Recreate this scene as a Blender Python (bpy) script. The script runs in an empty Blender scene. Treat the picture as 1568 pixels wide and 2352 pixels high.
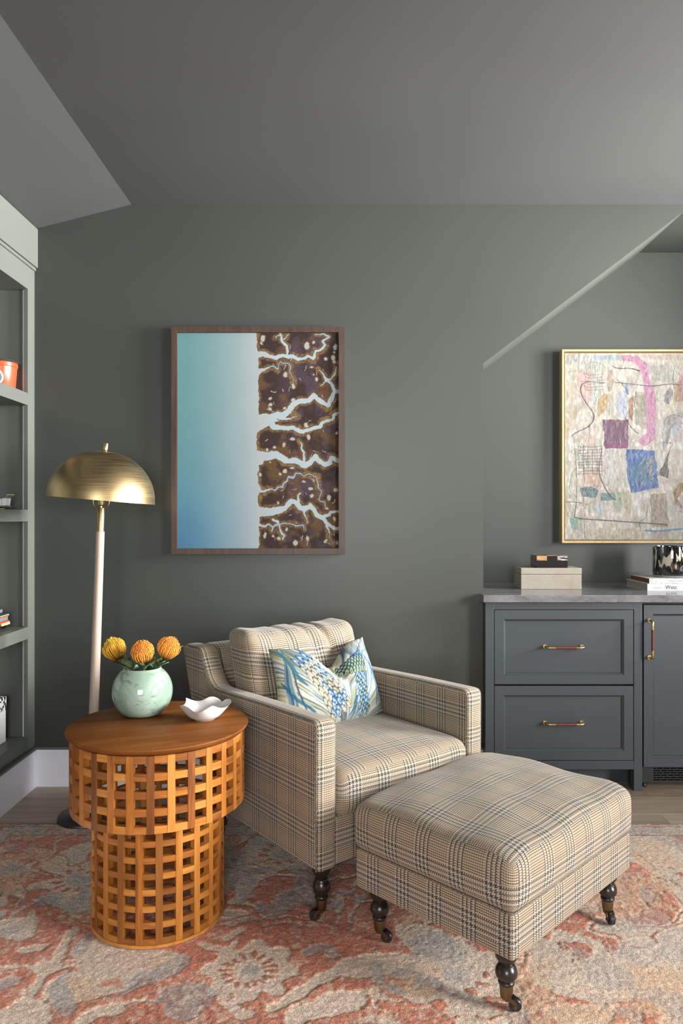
import bpy, bmesh, math, random
import numpy as np
from mathutils import Vector, Matrix

random.seed(7)
RNG = np.random.default_rng(7)
sc = bpy.context.scene
COL = sc.collection
PI = math.pi

# ------------------------------------------------------------------ camera
FPX, CX, CY, W, H = 1683.0, 800.0, 1190.0, 1568.0, 2352.0
HC = 1.27
cam_d = bpy.data.cameras.new('camera'); cam = bpy.data.objects.new('camera', cam_d); COL.objects.link(cam)
cam_d.sensor_fit = 'VERTICAL'; cam_d.sensor_height = 36.0; cam_d.sensor_width = 24.0
cam_d.lens = FPX / H * 36.0
cam_d.shift_x = -(CX - W / 2) / H
cam_d.shift_y = (CY - H / 2) / H
cam.location = (0, 0, HC); cam.rotation_euler = (PI / 2, 0, 0)
cam_d.clip_start = 0.05
sc.camera = cam

# ------------------------------------------------------------------ view, world, daylight
sc.view_settings.view_transform = 'Standard'
sc.view_settings.look = 'None'
sc.view_settings.exposure = 0.20
sc.view_settings.gamma = 1.0
sc.view_settings.use_curve_mapping = False
sc.cycles.max_bounces = 8
sc.cycles.diffuse_bounces = 5
sc.cycles.glossy_bounces = 4
sc.cycles.transmission_bounces = 6
sc.cycles.sample_clamp_indirect = 6.0
try:
    sc.cycles.use_denoising = True
    sc.cycles.denoiser = 'OPENIMAGEDENOISE'
except Exception:
    pass

world = bpy.data.worlds.new('world'); sc.world = world; world.use_nodes = True
world.node_tree.nodes['Background'].inputs[0].default_value = (0.62, 0.74, 0.95, 1)
world.node_tree.nodes['Background'].inputs[1].default_value = 0.5

def area(name, loc, target, sx, sy, power, color):
    d = bpy.data.lights.new(name, 'AREA'); d.shape = 'RECTANGLE'; d.size = sx; d.size_y = sy
    d.energy = power; d.color = color
    o = bpy.data.objects.new(name, d); COL.objects.link(o); o.location = loc
    o.rotation_euler = (Vector(target) - Vector(loc)).to_track_quat('-Z', 'Y').to_euler()
    return o
XR, YB = 3.6, -2.2           # right wall, wall behind the camera
WIN = [(-0.45, 1.05, 0.75, 2.30), (2.15, 3.36, 1.45, 2.62)]       # windows of the right wall (y0,y1,z0,z1)
WINB = (-0.9, 0.7, 0.7, 2.3)                                       # window behind the camera (x0,x1,z0,z1)
P_R1, P_R2, P_B = 330.0, 200.0, 110.0
w1, w2 = WIN
area('daylight_right', (XR + 0.20, (w1[0] + w1[1]) / 2, (w1[2] + w1[3]) / 2), (XR - 1, (w1[0] + w1[1]) / 2, (w1[2] + w1[3]) / 2), w1[1] - w1[0], w1[3] - w1[2], P_R1, (1.0, 0.985, 0.96))
r2 = area('daylight_far_right', (XR + 0.05, (w2[0] + w2[1]) / 2, (w2[2] + w2[3]) / 2), (-1.4, 3.2, 2.72), w2[1] - w2[0], w2[3] - w2[2], P_R2, (1.0, 0.99, 0.97))
r2.data.spread = math.radians(78)
area('daylight_back', ((WINB[0] + WINB[1]) / 2, YB - 0.20, (WINB[2] + WINB[3]) / 2), ((WINB[0] + WINB[1]) / 2, YB + 1, (WINB[2] + WINB[3]) / 2), WINB[1] - WINB[0], WINB[3] - WINB[2], P_B, (1.0, 0.985, 0.965))

# ------------------------------------------------------------------ helpers
def s2l(c):
    c = np.asarray(c, float)
    return np.where(c <= 0.04045, c / 12.92, ((c + 0.055) / 1.055) ** 2.4)
def hx(h):
    h = h.lstrip('#'); return tuple(s2l([int(h[i:i + 2], 16) / 255 for i in (0, 2, 4)]))

def tag(o, label=None, cat=None, group=None, kind=None):
    if label: o['label'] = label
    if cat: o['category'] = cat
    if group: o['group'] = group
    if kind: o['kind'] = kind
    return o
def empty(name, loc=(0, 0, 0), rz=0.0, **k):
    o = bpy.data.objects.new(name, None); COL.objects.link(o); o.location = loc; o.rotation_euler = (0, 0, rz)
    o.empty_display_size = 0.05
    return tag(o, **k)
def wloc(o):
    v = np.zeros(3)
    while o is not None:
        v += np.array(o.location); o = o.parent
    return v
def mk(name, V, F, mat, parent=None, smooth=False, uv=None, col=None, world=False, mats=None, midx=None):
    """link one mesh object; world=True means V is in world space and the (unrotated) parent's place is taken off"""
    V = np.asarray(V, float).reshape(-1, 3)
    if world and parent is not None: V = V - wloc(parent)
    me = bpy.data.meshes.new(name)
    if isinstance(F, np.ndarray):
        n, k = F.shape
        me.vertices.add(len(V)); me.vertices.foreach_set('co', V.astype(np.float32).ravel())
        me.loops.add(n * k); me.loops.foreach_set('vertex_index', F.astype(np.int32).ravel())
        me.polygons.add(n); me.polygons.foreach_set('loop_start', (np.arange(n) * k).astype(np.int32))
        me.polygons.foreach_set('loop_total', np.full(n, k, np.int32))
        me.update(calc_edges=True)
    else:
        me.from_pydata([tuple(v) for v in V], [], F); me.update()
    if uv is not None:
        l = me.uv_layers.new(name='UVMap'); l.data.foreach_set('uv', np.asarray(uv, np.float32).ravel())
    if col is not None:
        a = me.color_attributes.new('paint', 'FLOAT_COLOR', 'POINT')
        c4 = np.ones((len(V), 4), np.float32); c4[:, :3] = col; a.data.foreach_set('color', c4.ravel())
    for m in (mats or [mat]): me.materials.append(m)
    if midx is not None: me.polygons.foreach_set('material_index', np.asarray(midx, np.int32))
    if smooth is True: me.polygons.foreach_set('use_smooth', np.ones(len(me.polygons), bool))
    elif smooth:
        me.polygons.foreach_set('use_smooth', np.ones(len(me.polygons), bool))
        me.set_sharp_from_angle(angle=smooth)
    o = bpy.data.objects.new(name, me); COL.objects.link(o)
    if parent is not None: o.parent = parent
    return o
def inst(o, parent=None, loc=None, rz=None):
    c = o.copy(); COL.objects.link(c); c.parent = parent if parent is not None else o.parent
    if loc is not None: c.location = loc
    if rz is not None: c.rotation_euler = (c.rotation_euler[0], c.rotation_euler[1], rz)
    return c
def copy_tree(o, parent=None):
    kids = list(o.children); c = o.copy(); COL.objects.link(c); c.parent = parent
    for k in kids: copy_tree(k, c)
    return c

def bx(x0, x1, y0, y1, z0, z1):
    V = [(x, y, z) for z in (z0, z1) for y in (y0, y1) for x in (x0, x1)]
    F = [(0, 2, 3, 1), (4, 5, 7, 6), (0, 1, 5, 4), (2, 6, 7, 3), (0, 4, 6, 2), (1, 3, 7, 5)]
    return V, F
def box(name, x0, x1, y0, y1, z0, z1, mat, parent=None, bev=0.0, seg=2, world=True):
    if bev <= 0:
        V, F = bx(x0, x1, y0, y1, z0, z1); return mk(name, V, F, mat, parent, world=world)
    bm = bmesh.new(); V, F = bx(x0, x1, y0, y1, z0, z1)
    vs = [bm.verts.new(v) for v in V]
    for f in F: bm.faces.new([vs[i] for i in f])
    bmesh.ops.bevel(bm, geom=bm.edges[:], offset=bev, segments=seg, profile=0.5, affect='EDGES')
    V = [v.co[:] for v in bm.verts]; bm.verts.index_update(); F = [[v.index for v in f.verts] for f in bm.faces]; bm.free()
    return mk(name, V, F, mat, parent, world=world)
def join(*parts):
    V, F = [], []
    for v, f in parts:
        n = len(V); V += list(map(tuple, v)); F += [tuple(i + n for i in q) for q in f]
    return V, F
def lathe(prof, n=48, closed=False):
    """prof: list of (r, z); caps closed when r == 0"""
    V, F = [], []
    m = len(prof)
    for r, z in prof:
        for k in range(n):
            a = 2 * PI * k / n; V.append((r * math.cos(a), r * math.sin(a), z))
    for i in range(m - 1 if not closed else m):
        j = (i + 1) % m
        for k in range(n):
            k2 = (k + 1) % n; F.append((i * n + k, i * n + k2, j * n + k2, j * n + k))
    return V, F
def lathe_caps(prof, n=48):
    V, F = lathe(prof, n)
    F.append(tuple(reversed(range(n)))); F.append(tuple((len(prof) - 1) * n + k for k in range(n)))
    return V, F
def tube(path, rad, n=8, cap=True):
    P = [Vector(p) for p in path]; m = len(P)
    if not hasattr(rad, '__len__'): rad = [rad] * m
    V, F = [], []
    t = (P[1] - P[0]).normalized(); up = Vector((0, 0, 1)) if abs(t.z) < 0.9 else Vector((1, 0, 0))
    nrm = t.cross(up).normalized()
    for i in range(m):
        t = (P[min(i + 1, m - 1)] - P[max(i - 1, 0)]).normalized()
        nrm = (nrm - t * nrm.dot(t)).normalized(); b = t.cross(nrm)
        for k in range(n):
            a = 2 * PI * k / n; V.append(tuple(P[i] + (nrm * math.cos(a) + b * math.sin(a)) * rad[i]))
    for i in range(m - 1):
        for k in range(n):
            k2 = (k + 1) % n; F.append((i * n + k, i * n + k2, (i + 1) * n + k2, (i + 1) * n + k))
    if cap: F.append(tuple(reversed(range(n)))); F.append(tuple((m - 1) * n + k for k in range(n)))
    return V, F
def prism(poly, y0, y1):
    """polygon in (x,z), counter-clockwise seen from -y, extruded along y"""
    n = len(poly); V = [(x, y0, z) for x, z in poly] + [(x, y1, z) for x, z in poly]
    F = [tuple(range(n)), tuple(reversed(range(n, 2 * n)))]
    for i in range(n):
        j = (i + 1) % n; F.append((i, i + n, j + n, j))
    return V, F
def smoothpath(pts, n=8):
    P = np.asarray(pts, float); out = []
    for i in range(len(P) - 1):
        p0 = P[max(i - 1, 0)]; p1 = P[i]; p2 = P[i + 1]; p3 = P[min(i + 2, len(P) - 1)]
        for k in range(n):
            t = k / n
            out.append(0.5 * (2 * p1 + (p2 - p0) * t + (2 * p0 - 5 * p1 + 4 * p2 - p3) * t * t + (3 * p1 - p0 - 3 * p2 + p3) * t ** 3))
    out.append(P[-1]); return np.array(out)

def axis_pts(h, r, n):
    e = [h - r + r * math.sin(k / 4 * PI / 2) for k in range(5)]        # 5 stops through the rounded edge
    mid = np.linspace(-(h - r), h - r, n + 1)[1:-1]
    return np.array([-x for x in reversed(e)] + list(mid) + e)
def rbox(name, sx, sy, sz, r, mat, parent, n=(14, 14, 6), deform=None, loc=(0, 0, 0), uvoff=(0, 0)):
    """rounded box, centred on loc, upholstery UVs in metres on every face; deform(V)->V acts on the centred shape"""
    A = [axis_pts(s / 2, min(r, s / 2 - 1e-4), k) for s, k in zip((sx, sy, sz), n)]
    key, V, F, UV = {}, [], [], []
    hs = np.array([sx / 2, sy / 2, sz / 2]); inner = hs - r
    def vid(i, j, k):
        q = (i, j, k)
        if q not in key:
            p = np.array([A[0][i], A[1][j], A[2][k]]); c = np.clip(p, -inner, inner); d = p - c; L = np.linalg.norm(d)
            if L > 1e-9: p = c + d / L * r * min(1.0, np.max(np.abs(d)) / r)
            key[q] = len(V); V.append(p)
        return key[q]
    nn = [len(a) for a in A]
    for ax in range(3):
        o1, o2 = [(1, 2), (0, 2), (0, 1)][ax]
        for side in (0, 1):
            for i in range(nn[o1] - 1):
                for j in range(nn[o2] - 1):
                    q = []
                    for di, dj in ((0, 0), (1, 0), (1, 1), (0, 1)):
                        t = [0, 0, 0]; t[ax] = 0 if side == 0 else nn[ax] - 1; t[o1] = i + di; t[o2] = j + dj; q.append(tuple(t))
                    flip = (side == 0) ^ (ax == 1)
                    if flip: q = q[::-1]
                    F.append([vid(*t) for t in q])
                    UV += [(A[o1][t[o1]] + uvoff[0] + 0.31 * ax, A[o2][t[o2]] + uvoff[1] + (0.0 if ax < 2 else sz / 2 + sy / 2)) for t in q]
    V = np.array(V)
    if deform is not None: V = deform(V)
    return mk(name, V + np.array(loc), np.array(F), mat, parent, smooth=True, uv=UV)

def panel_from_outline(name, outl, w, ra, ri, mat, parent, x0):
    """upholstered slab: outline (y,z) closed loop, thickness w along x from x0, edges rounded (ra across, ri inwards)"""
    P = np.asarray(outl, float); n = len(P)
    T = np.roll(P, -1, 0) - np.roll(P, 1, 0); T /= np.linalg.norm(T, axis=1)[:, None]
    area2 = np.sum(P[:, 0] * np.roll(P[:, 1], -1) - np.roll(P[:, 0], -1) * P[:, 1])
    Nn = np.stack([-T[:, 1], T[:, 0]], 1) * (1 if area2 > 0 else -1)            # inward
    s = np.concatenate([[0], np.cumsum(np.linalg.norm(np.roll(P, -1, 0) - P, axis=1))])
    prof = []
    K = 5
    for k in range(K + 1):
        a = k / K * PI / 2; prof.append((ra * (1 - math.cos(a)), ri * (1 - math.sin(a))))
    prof = prof + [(w - x, d) for x, d in reversed(prof)]
    V = []; m = len(prof)
    for x, d in prof:
        Q = P + Nn * d
        for q in Q: V.append((x0 + x, q[0], q[1]))
    F, UV = [], []; ncap = 0
    al = np.concatenate([[0], np.cumsum([math.hypot(prof[i + 1][0] - prof[i][0], prof[i + 1][1] - prof[i][1]) for i in range(m - 1)])])
    for i in range(m - 1):
        for k in range(n):
            k2 = (k + 1) % n
            q = [(i, k), (i, k2), (i + 1, k2), (i + 1, k)]
            if area2 < 0: q = q[::-1]
            F.append([a * n + b for a, b in q])
            for a, b in q:
                ss = s[k] if b == k else s[k + 1]
                UV.append((al[a] + 0.02, ss))
    for lay, rev in ((0, True), (m - 1, False)):
        f = [lay * n + k for k in range(n)]
        if rev ^ (area2 < 0): f = f[::-1]
        F.append(f)
        UV += [(V[i][1], V[i][2]) for i in f]
    o = mk(name, V, F, mat, parent, smooth=math.radians(50), uv=UV)
    sm = np.ones(len(F), bool); sm[-2:] = False; o.data.polygons.foreach_set('use_smooth', sm); return o

# ---- numpy noise and painting
def vnoise(X, Y, seed=0):
    g = np.random.default_rng(seed).random((257, 257))
    xi = np.floor(X).astype(int); yi = np.floor(Y).astype(int); fx = X - xi; fy = Y - yi
    fx = fx * fx * (3 - 2 * fx); fy = fy * fy * (3 - 2 * fy); a, b, c, d = xi % 256, (xi + 1) % 256, yi % 256, (yi + 1) % 256
    return (g[a, c] * (1 - fx) + g[b, c] * fx) * (1 - fy) + (g[a, d] * (1 - fx) + g[b, d] * fx) * fy
def fbm(X, Y, seed=0, o=4):
    t, a, s = 0, 0.5, 0
    for k in range(o):
        t = t + a * vnoise(X * 2 ** k + 17 * k, Y * 2 ** k + 5 * k, seed + k); s += a; a *= 0.5
    return t / s
def sst(a, b, x):
    t = np.clip((x - a) / (b - a), 0, 1); return t * t * (3 - 2 * t)
def polyline_d(X, Y, pts, D=None, pad=60):
    """signed distance (d - halfwidth) to a polyline whose points carry (x, y, halfwidth)"""
    if D is None: D = np.full(X.shape, 1e6)
    for (x0, y0, w0), (x1, y1, w1) in zip(pts[:-1], pts[1:]):
        m = max(w0, w1) + pad
        sel = (X > min(x0, x1) - m) & (X < max(x0, x1) + m) & (Y > min(y0, y1) - m) & (Y < max(y0, y1) + m)
        if not sel.any(): continue
        x = X[sel]; y = Y[sel]; dx, dy = x1 - x0, y1 - y0; L = dx * dx + dy * dy + 1e-9
        t = np.clip(((x - x0) * dx + (y - y0) * dy) / L, 0, 1)
        D[sel] = np.minimum(D[sel], np.hypot(x - x0 - t * dx, y - y0 - t * dy) - (w0 + (w1 - w0) * t))
    return D
def poly_mask(X, Y, pts):
    ins = np.zeros(X.shape, bool); n = len(pts)
    for i in range(n):
        x0, y0 = pts[i]; x1, y1 = pts[(i + 1) % n]
        if y0 == y1: continue
        c = ((y0 > Y) != (y1 > Y)) & (X < (x1 - x0) * (Y - y0) / (y1 - y0) + x0); ins ^= c
    return ins
def mixc(C, col, a):
    return C * (1 - a[..., None]) + np.asarray(col) * a[..., None]

# ------------------------------------------------------------------ node materials
class NT:
    def __init__(s, name):
        s.m = bpy.data.materials.new(name); s.m.use_nodes = True; s.t = s.m.node_tree
        s.b = s.t.nodes['Principled BSDF']
    def n(s, typ, **k):
        nd = s.t.nodes.new(typ)
        for a, v in k.items(): setattr(nd, a, v)
        return nd
    def put(s, sock, v):
        if isinstance(v, bpy.types.NodeSocket): s.t.links.new(v, sock)
        elif v is not None:
            if hasattr(sock.default_value, '__len__') and not hasattr(v, '__len__'): v = [v] * len(sock.default_value)
            if hasattr(v, '__len__') and len(v) == 3 and len(sock.default_value) == 4: v = (*v, 1)
            sock.default_value = v
    def math(s, op, a, b=None, c=None):
        nd = s.n('ShaderNodeMath', operation=op)
        for i, v in enumerate((a, b, c)):
            if v is not None: s.put(nd.inputs[i], v)
        return nd.outputs[0]
    def mix(s, f, a, b, bt='MIX'):
        nd = s.n('ShaderNodeMix', data_type='RGBA', blend_type=bt)
        s.put(nd.inputs[0], f); s.put(nd.inputs[6], a); s.put(nd.inputs[7], b); return nd.outputs[2]
    def coord(s, kind='Object'): return s.n('ShaderNodeTexCoord').outputs[kind]
    def mapping(s, v, scale=(1, 1, 1), rot=(0, 0, 0), loc=(0, 0, 0)):
        nd = s.n('ShaderNodeMapping'); s.put(nd.inputs[0], v); nd.inputs['Scale'].default_value = scale
        nd.inputs['Rotation'].default_value = rot
        s.put(nd.inputs['Location'], loc); return nd.outputs[0]
    def noise(s, v, scale, detail=3, rough=0.5, dist=0.0):
        nd = s.n('ShaderNodeTexNoise'); s.put(nd.inputs['Vector'], v); nd.inputs['Scale'].default_value = scale
        nd.inputs['Detail'].default_value = detail; nd.inputs['Roughness'].default_value = rough; nd.inputs['Distortion'].default_value = dist
        return nd.outputs[0]
    def ramp(s, f, stops, interp='LINEAR'):
        nd = s.n('ShaderNodeValToRGB'); r = nd.color_ramp; r.interpolation = interp
        while len(r.elements) < len(stops): r.elements.new(0.5)
        for e, (p, c) in zip(r.elements, stops): e.position = p; e.color = (*c, 1) if len(c) == 3 else c
        s.put(nd.inputs[0], f); return nd.outputs[0]
    def maprange(s, v, a, b, c, d):
        nd = s.n('ShaderNodeMapRange'); s.put(nd.inputs[0], v)
        for i, x in enumerate((a, b, c, d)): nd.inputs[i + 1].default_value = x
        return nd.outputs[0]
    def bump(s, h, strength=0.3, dist=0.002):
        nd = s.n('ShaderNodeBump'); nd.inputs['Strength'].default_value = strength; nd.inputs['Distance'].default_value = dist
        s.put(nd.inputs['Height'], h); return nd.outputs[0]
    def set(s, **k):
        names = dict(color='Base Color', rough='Roughness', metal='Metallic', spec='Specular IOR Level', normal='Normal', coat='Coat Weight',
                     coat_rough='Coat Roughness', sheen='Sheen Weight', trans='Transmission Weight', ior='IOR', aniso='Anisotropic', sub='Subsurface Weight')
        for a, v in k.items(): s.put(s.b.inputs[names[a]], v)
        return s.m

def m_plain(name, color, rough=0.5, metal=0.0, spec=0.5, coat=0.0, var=0.0, vscale=40.0, bump=0.0):
    N = NT(name); c = color
    P = N.coord('Object')
    f = N.noise(P, vscale, 3)
    if var > 0: c = N.mix(N.maprange(f, 0.3, 0.7, 0.0, 1.0), tuple(np.array(color) * (1 - var)), tuple(np.minimum(np.array(color) * (1 + var), 1)))
    k = dict(color=c, rough=rough, metal=metal, spec=spec, coat=coat)
    if bump > 0: k['normal'] = N.bump(f, bump, 0.002)
    return N.set(**k)
def m_paint(name, color, rough=0.45, spec=0.4):
    N = NT(name); P = N.coord('Object')
    big = N.noise(P, 1.3, 2); fine = N.noise(P, 420, 2)
    c = N.mix(N.maprange(big, 0.35, 0.65, 0, 1), tuple(np.array(color) * 0.96), tuple(np.array(color) * 1.04))
    return N.set(color=c, rough=rough, spec=spec, normal=N.bump(fine, 0.10, 0.0006))
def m_wood(name, c_dark, c_mid, c_light, axis=0, scale=1.0, rough=0.4, rnd=True, spec=0.4, hvar=1.0, coat=0.0):
    """grain runs along the given object axis; every object (piece) gets its own cut and tone"""
    N = NT(name); P = N.coord('Object')
    info = N.n('ShaderNodeObjectInfo')
    sc3 = [14 * scale] * 3; sc3[axis] = 1.2 * scale
    if rnd:
        off = N.n('ShaderNodeCombineXYZ')
        r10 = N.math('MULTIPLY', info.outputs['Random'], 37.0)
        for i in range(3): N.put(off.inputs[i], r10)
        v = N.mapping(P, tuple(sc3), loc=off.outputs[0])
    else: v = N.mapping(P, tuple(sc3))
    warp = N.noise(v, 0.8, 2, 0.5, 0.4)
    ringv = N.n('ShaderNodeVectorMath', operation='ADD'); N.put(ringv.inputs[0], v); N.put(ringv.inputs[1], warp)
    g1 = N.noise(ringv.outputs[0], 2.2, 5, 0.6, 1.2)
    sf = [220 * scale] * 3; sf[axis] = 6 * scale
    g2 = N.noise(N.mapping(P, tuple(sf)), 1.0, 3)
    f = N.math('ADD', N.math('MULTIPLY', g1, 0.8), N.math('MULTIPLY', g2, 0.2))
    if rnd: f = N.math('ADD', f, N.math('MULTIPLY', N.math('SUBTRACT', info.outputs['Random'], 0.5), 0.34))
    c = N.ramp(f, [(0.25, c_dark), (0.5, c_mid), (0.75, c_light)])
    if rnd and hvar > 0:
        dk = N.math('GREATER_THAN', N.math('FRACT', N.math('MULTIPLY', info.outputs['Random'], 91.7)), 0.86)
        c = N.mix(N.math('MULTIPLY', dk, 0.6), c, tuple(np.array(c_dark) * 0.75))
    return N.set(color=c, rough=rough, spec=spec, coat=coat, normal=N.bump(g2, 0.12, 0.0008))
def m_metal(name, color, rough=0.3, brush_axis=None):
    N = NT(name); P = N.coord('Object'); s3 = [30, 30, 30]
    if brush_axis is not None: s3 = [6, 6, 6]; s3[brush_axis] = 420
    g = N.noise(N.mapping(P, tuple(s3)), 1.0, 4)
    c = N.mix(g, tuple(np.array(color) * 0.82), tuple(np.minimum(np.array(color) * 1.12, 1)))
    return N.set(color=c, metal=1.0, rough=N.maprange(g, 0.3, 0.7, rough * 0.85, rough * 1.2), normal=N.bump(g, 0.05, 0.0004))
def m_vcol(name, rough=0.6, spec=0.3, coat=0.0, relief=None, gain=1.0):
    N = NT(name); a = N.n('ShaderNodeAttribute', attribute_name='paint'); c = a.outputs['Color']
    k = dict(color=c, rough=rough, spec=spec, coat=coat, coat_rough=0.08)
    if relief:
        P = N.coord('Object'); k['normal'] = N.bump(N.noise(P, relief[0], 4), relief[1], relief[2])
    return N.set(**k)
# ------------------------------------------------------------------ materials
GREEN = (0.042, 0.0468, 0.0405)
M_wall = m_paint('green_wall_paint', GREEN, 0.40, 0.45)
M_ceil = m_paint('green_ceiling_paint', (0.060, 0.061, 0.059), 0.62, 0.3)
M_case = m_paint('green_paint_lit', (0.101, 0.111, 0.097), 0.42, 0.45)  # the wall's green, lightened: window light on the bookcase painted into the colour
M_white = m_paint('white_trim_paint', (0.76, 0.77, 0.84), 0.4, 0.4)
M_cab = m_paint('blue_grey_cabinet_paint', (0.044, 0.055, 0.061), 0.38, 0.45)
M_black = m_plain('black_plastic', (0.012, 0.012, 0.014), 0.45)
M_dark = m_plain('shadow_gap_black', (0.006, 0.006, 0.007), 0.8)
M_brass = m_metal('brushed_antique_brass', (0.40, 0.295, 0.155), 0.37, 2)
M_brass2 = m_metal('cast_brass', (0.60, 0.44, 0.22), 0.28)
M_leather = m_plain('oxblood_leather', (0.110, 0.022, 0.015), 0.5, var=0.25, vscale=160, bump=0.1)
M_dkmetal = m_metal('dark_bronze', (0.10, 0.085, 0.075), 0.38)
M_floor = m_wood('oak_floor', (0.26, 0.195, 0.145), (0.37, 0.29, 0.225), (0.46, 0.375, 0.30), 0, 0.6, 0.45, True, 0.35, 0.0)

# ------------------------------------------------------------------ the room shell
YW, YA = 3.48, 4.03           # main wall, back of the recess
XL = -1.49                    # face of the bookcase
fl = box('floor', -1.95, XR + 0.15, YB - 0.15, YA + 0.1, -0.06, -0.012, M_dark); tag(fl, kind='structure')
pw = 0.187; y = YA + 0.05; row = 0
while y > YB - 0.1:
    xs = -1.9 - random.uniform(0, 1.2)
    while xs < XR + 0.1:
        L = random.uniform(1.7, 2.4); a0, a1 = max(xs, -1.93), min(xs + L, XR + 0.12)
        if a1 - a0 > 0.08:
            o = box('plank', -(a1 - a0) / 2, (a1 - a0) / 2, -pw / 2 + 0.0006, pw / 2 - 0.0006, -0.012, 0.0, M_floor, fl, 0.0012, 1, world=False)
            o.location = ((a0 + a1) / 2, y - pw / 2, 0)
        xs += L
    y -= pw
poly = [(-1.95, 0), (0.640, 0), (0.640, 2.005), (1.597, 2.73), (2.745, 2.73), (2.745, 0), (XR + 0.15, 0), (XR + 0.15, 2.95), (-1.95, 2.95)]
V, F = prism(poly, YW, YA + 0.0); tag(mk('wall_back', V, F, M_wall), kind='structure')
tag(box('wall_recess', 0.55, XR + 0.15, YA, YA + 0.1, 0, 2.95, M_wall), kind='structure')
tag(box('wall_left', -1.95, -1.86, YB - 0.15, YA + 0.1, 0, 2.95, M_wall), kind='structure')
# ceiling: flat field and the low slope along the bookcase
ce = tag(box('ceiling', -1.03, XR + 0.15, YB - 0.15, YW + 0.005, 2.76, 2.90, M_ceil), kind='structure')
V, F = prism([(-1.95, 2.525), (-1.03, 2.76), (-1.03, 2.92), (-1.95, 2.92)], YB - 0.15, YW + 0.005)
mk('ceiling_slope', V, F, M_ceil, ce, world=True)
# right wall with two windows, wall behind the camera with one
def wall_with_holes(name, holes, plane):
    parts = []
    if plane == 'x':
        lo, hi = YB - 0.15, YA + 0.1; B = lambda a0, a1, z0, z1: bx(XR, XR + 0.15, a0, a1, z0, z1)
    else:
        lo, hi = -1.95, XR + 0.15; B = lambda a0, a1, z0, z1: bx(a0, a1, YB - 0.15, YB, z0, z1)
    cur = lo
    for a0, a1, z0, z1 in holes:
        parts += [B(cur, a0, 0, 2.95), B(a0, a1, 0, z0), B(a0, a1, z1, 2.95)]; cur = a1
    parts.append(B(cur, hi, 0, 2.95)); V, F = join(*parts)
    return tag(mk(name, V, F, M_wall), kind='structure')
wall_with_holes('wall_right', WIN, 'x'); wall_with_holes('wall_front', [WINB], 'y')
def window(i, a0, a1, z0, z1, plane):
    t = 0.045; parts = []
    def B(p0, p1, q0, q1, d0=0.03, d1=0.09):
        return bx(XR + d0, XR + d1, p0, p1, q0, q1) if plane == 'x' else bx(p0, p1, YB - d1, YB - d0, q0, q1)
    parts += [B(a0, a0 + t, z0, z1), B(a1 - t, a1, z0, z1), B(a0 + t, a1 - t, z0, z0 + t), B(a0 + t, a1 - t, z1 - t, z1)]
    mid = (a0 + a1) / 2; zm = (z0 + z1) / 2
    parts += [B(mid - 0.02, mid + 0.02, z0 + t, z1 - t, 0.04, 0.08), B(a0 + t, a1 - t, zm - 0.015, zm + 0.015, 0.045, 0.075)]
    V, F = join(*parts); o = tag(mk('window_%d' % i, V, F, M_white), kind='structure')
for i, wn in enumerate(WIN): window(i + 1, *wn, 'x')
window(3, *WINB, 'y')
# baseboards with their capping
def baseb(name, x0, x1, y0, y1, side):
    o = tag(box(name, x0, x1, y0, y1, 0, 0.176, M_white, bev=0.0), kind='structure')
    e = 0.006
    box('cap_moulding', x0 - (e if side == 'r' else 0), x1 + (e if side == 'l' else 0), y0 - (e if side == 'b' else 0), y1, 0.176, 0.187, M_case, o, 0.003)
baseb('baseboard_back', -1.4745, 0.636, YW - 0.016, YW - 0.0005, 'b')
baseb('baseboard_left', -1.55, -1.475, 0.9, YW - 0.0005, 'l')

# ------------------------------------------------------------------ built-in bookcase on the left
bc = empty('bookcase', (-1.65, 2.2, 0.188), label='tall green built-in bookcase with open shelves on the left wall', cat='bookcase')
Z_SH = [(0.190, 0.250), (0.708, 0.764), (1.254, 1.309), (1.795, 1.852)]
ys = [0.90, 2.15, YW - 0.0005]
box('back_panel', -1.855, -1.835, 0.90, YW - 0.0005, 0.190, 2.50, M_case, bc)
box('cornice', -1.855, -1.474, 0.90, YW - 0.0005, 2.456, 2.555, M_case, bc)
V, F = prism([(-1.855, 2.555), (-1.474, 2.555), (-1.474, 2.640), (-1.855, 2.5475)], 0.90, YW - 0.0005); mk('fascia', V, F, M_case, bc, world=True)
box('cornice_bead', -1.6, -1.482, 0.90, YW - 0.0005, 2.441, 2.456, M_case, bc, 0.002)
box('top_rail', -1.51, XL, 0.90, 3.407, 2.335, 2.441, M_case, bc)
box('top_panel', -1.835, -1.51, 0.98, 3.425, 2.335, 2.36, M_case, bc)
for y0, y1 in ((0.90, 0.976), (2.11, 2.186), (3.407, YW - 0.0005)):
    box('stile', -1.51, XL + 0.0004, y0, y1, 0.190, 2.441, M_case, bc, 0.001)
for y0, y1 in ((0.905, 0.925), (2.138, 2.158), (3.425, 3.447)):
    box('side_panel', -1.835, -1.51, y0, y1, 0.190, 2.36, M_case, bc)
for z0, z1 in Z_SH:
    for y0, y1 in ((0.9765, 2.1095), (2.1865, 3.4065)):
        s = box('shelf', -1.834, XL, y0, y1, z0, z1, M_case, bc, 0.0012)
zz = [z for p in Z_SH for z in p][1:] + [2.335]
for k in range(0, len(zz), 2):
    box('light_channel', -1.519, -1.514, 3.419, 3.4248, zz[k] + 0.001, zz[k + 1] - 0.001, M_white, bc)

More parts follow.
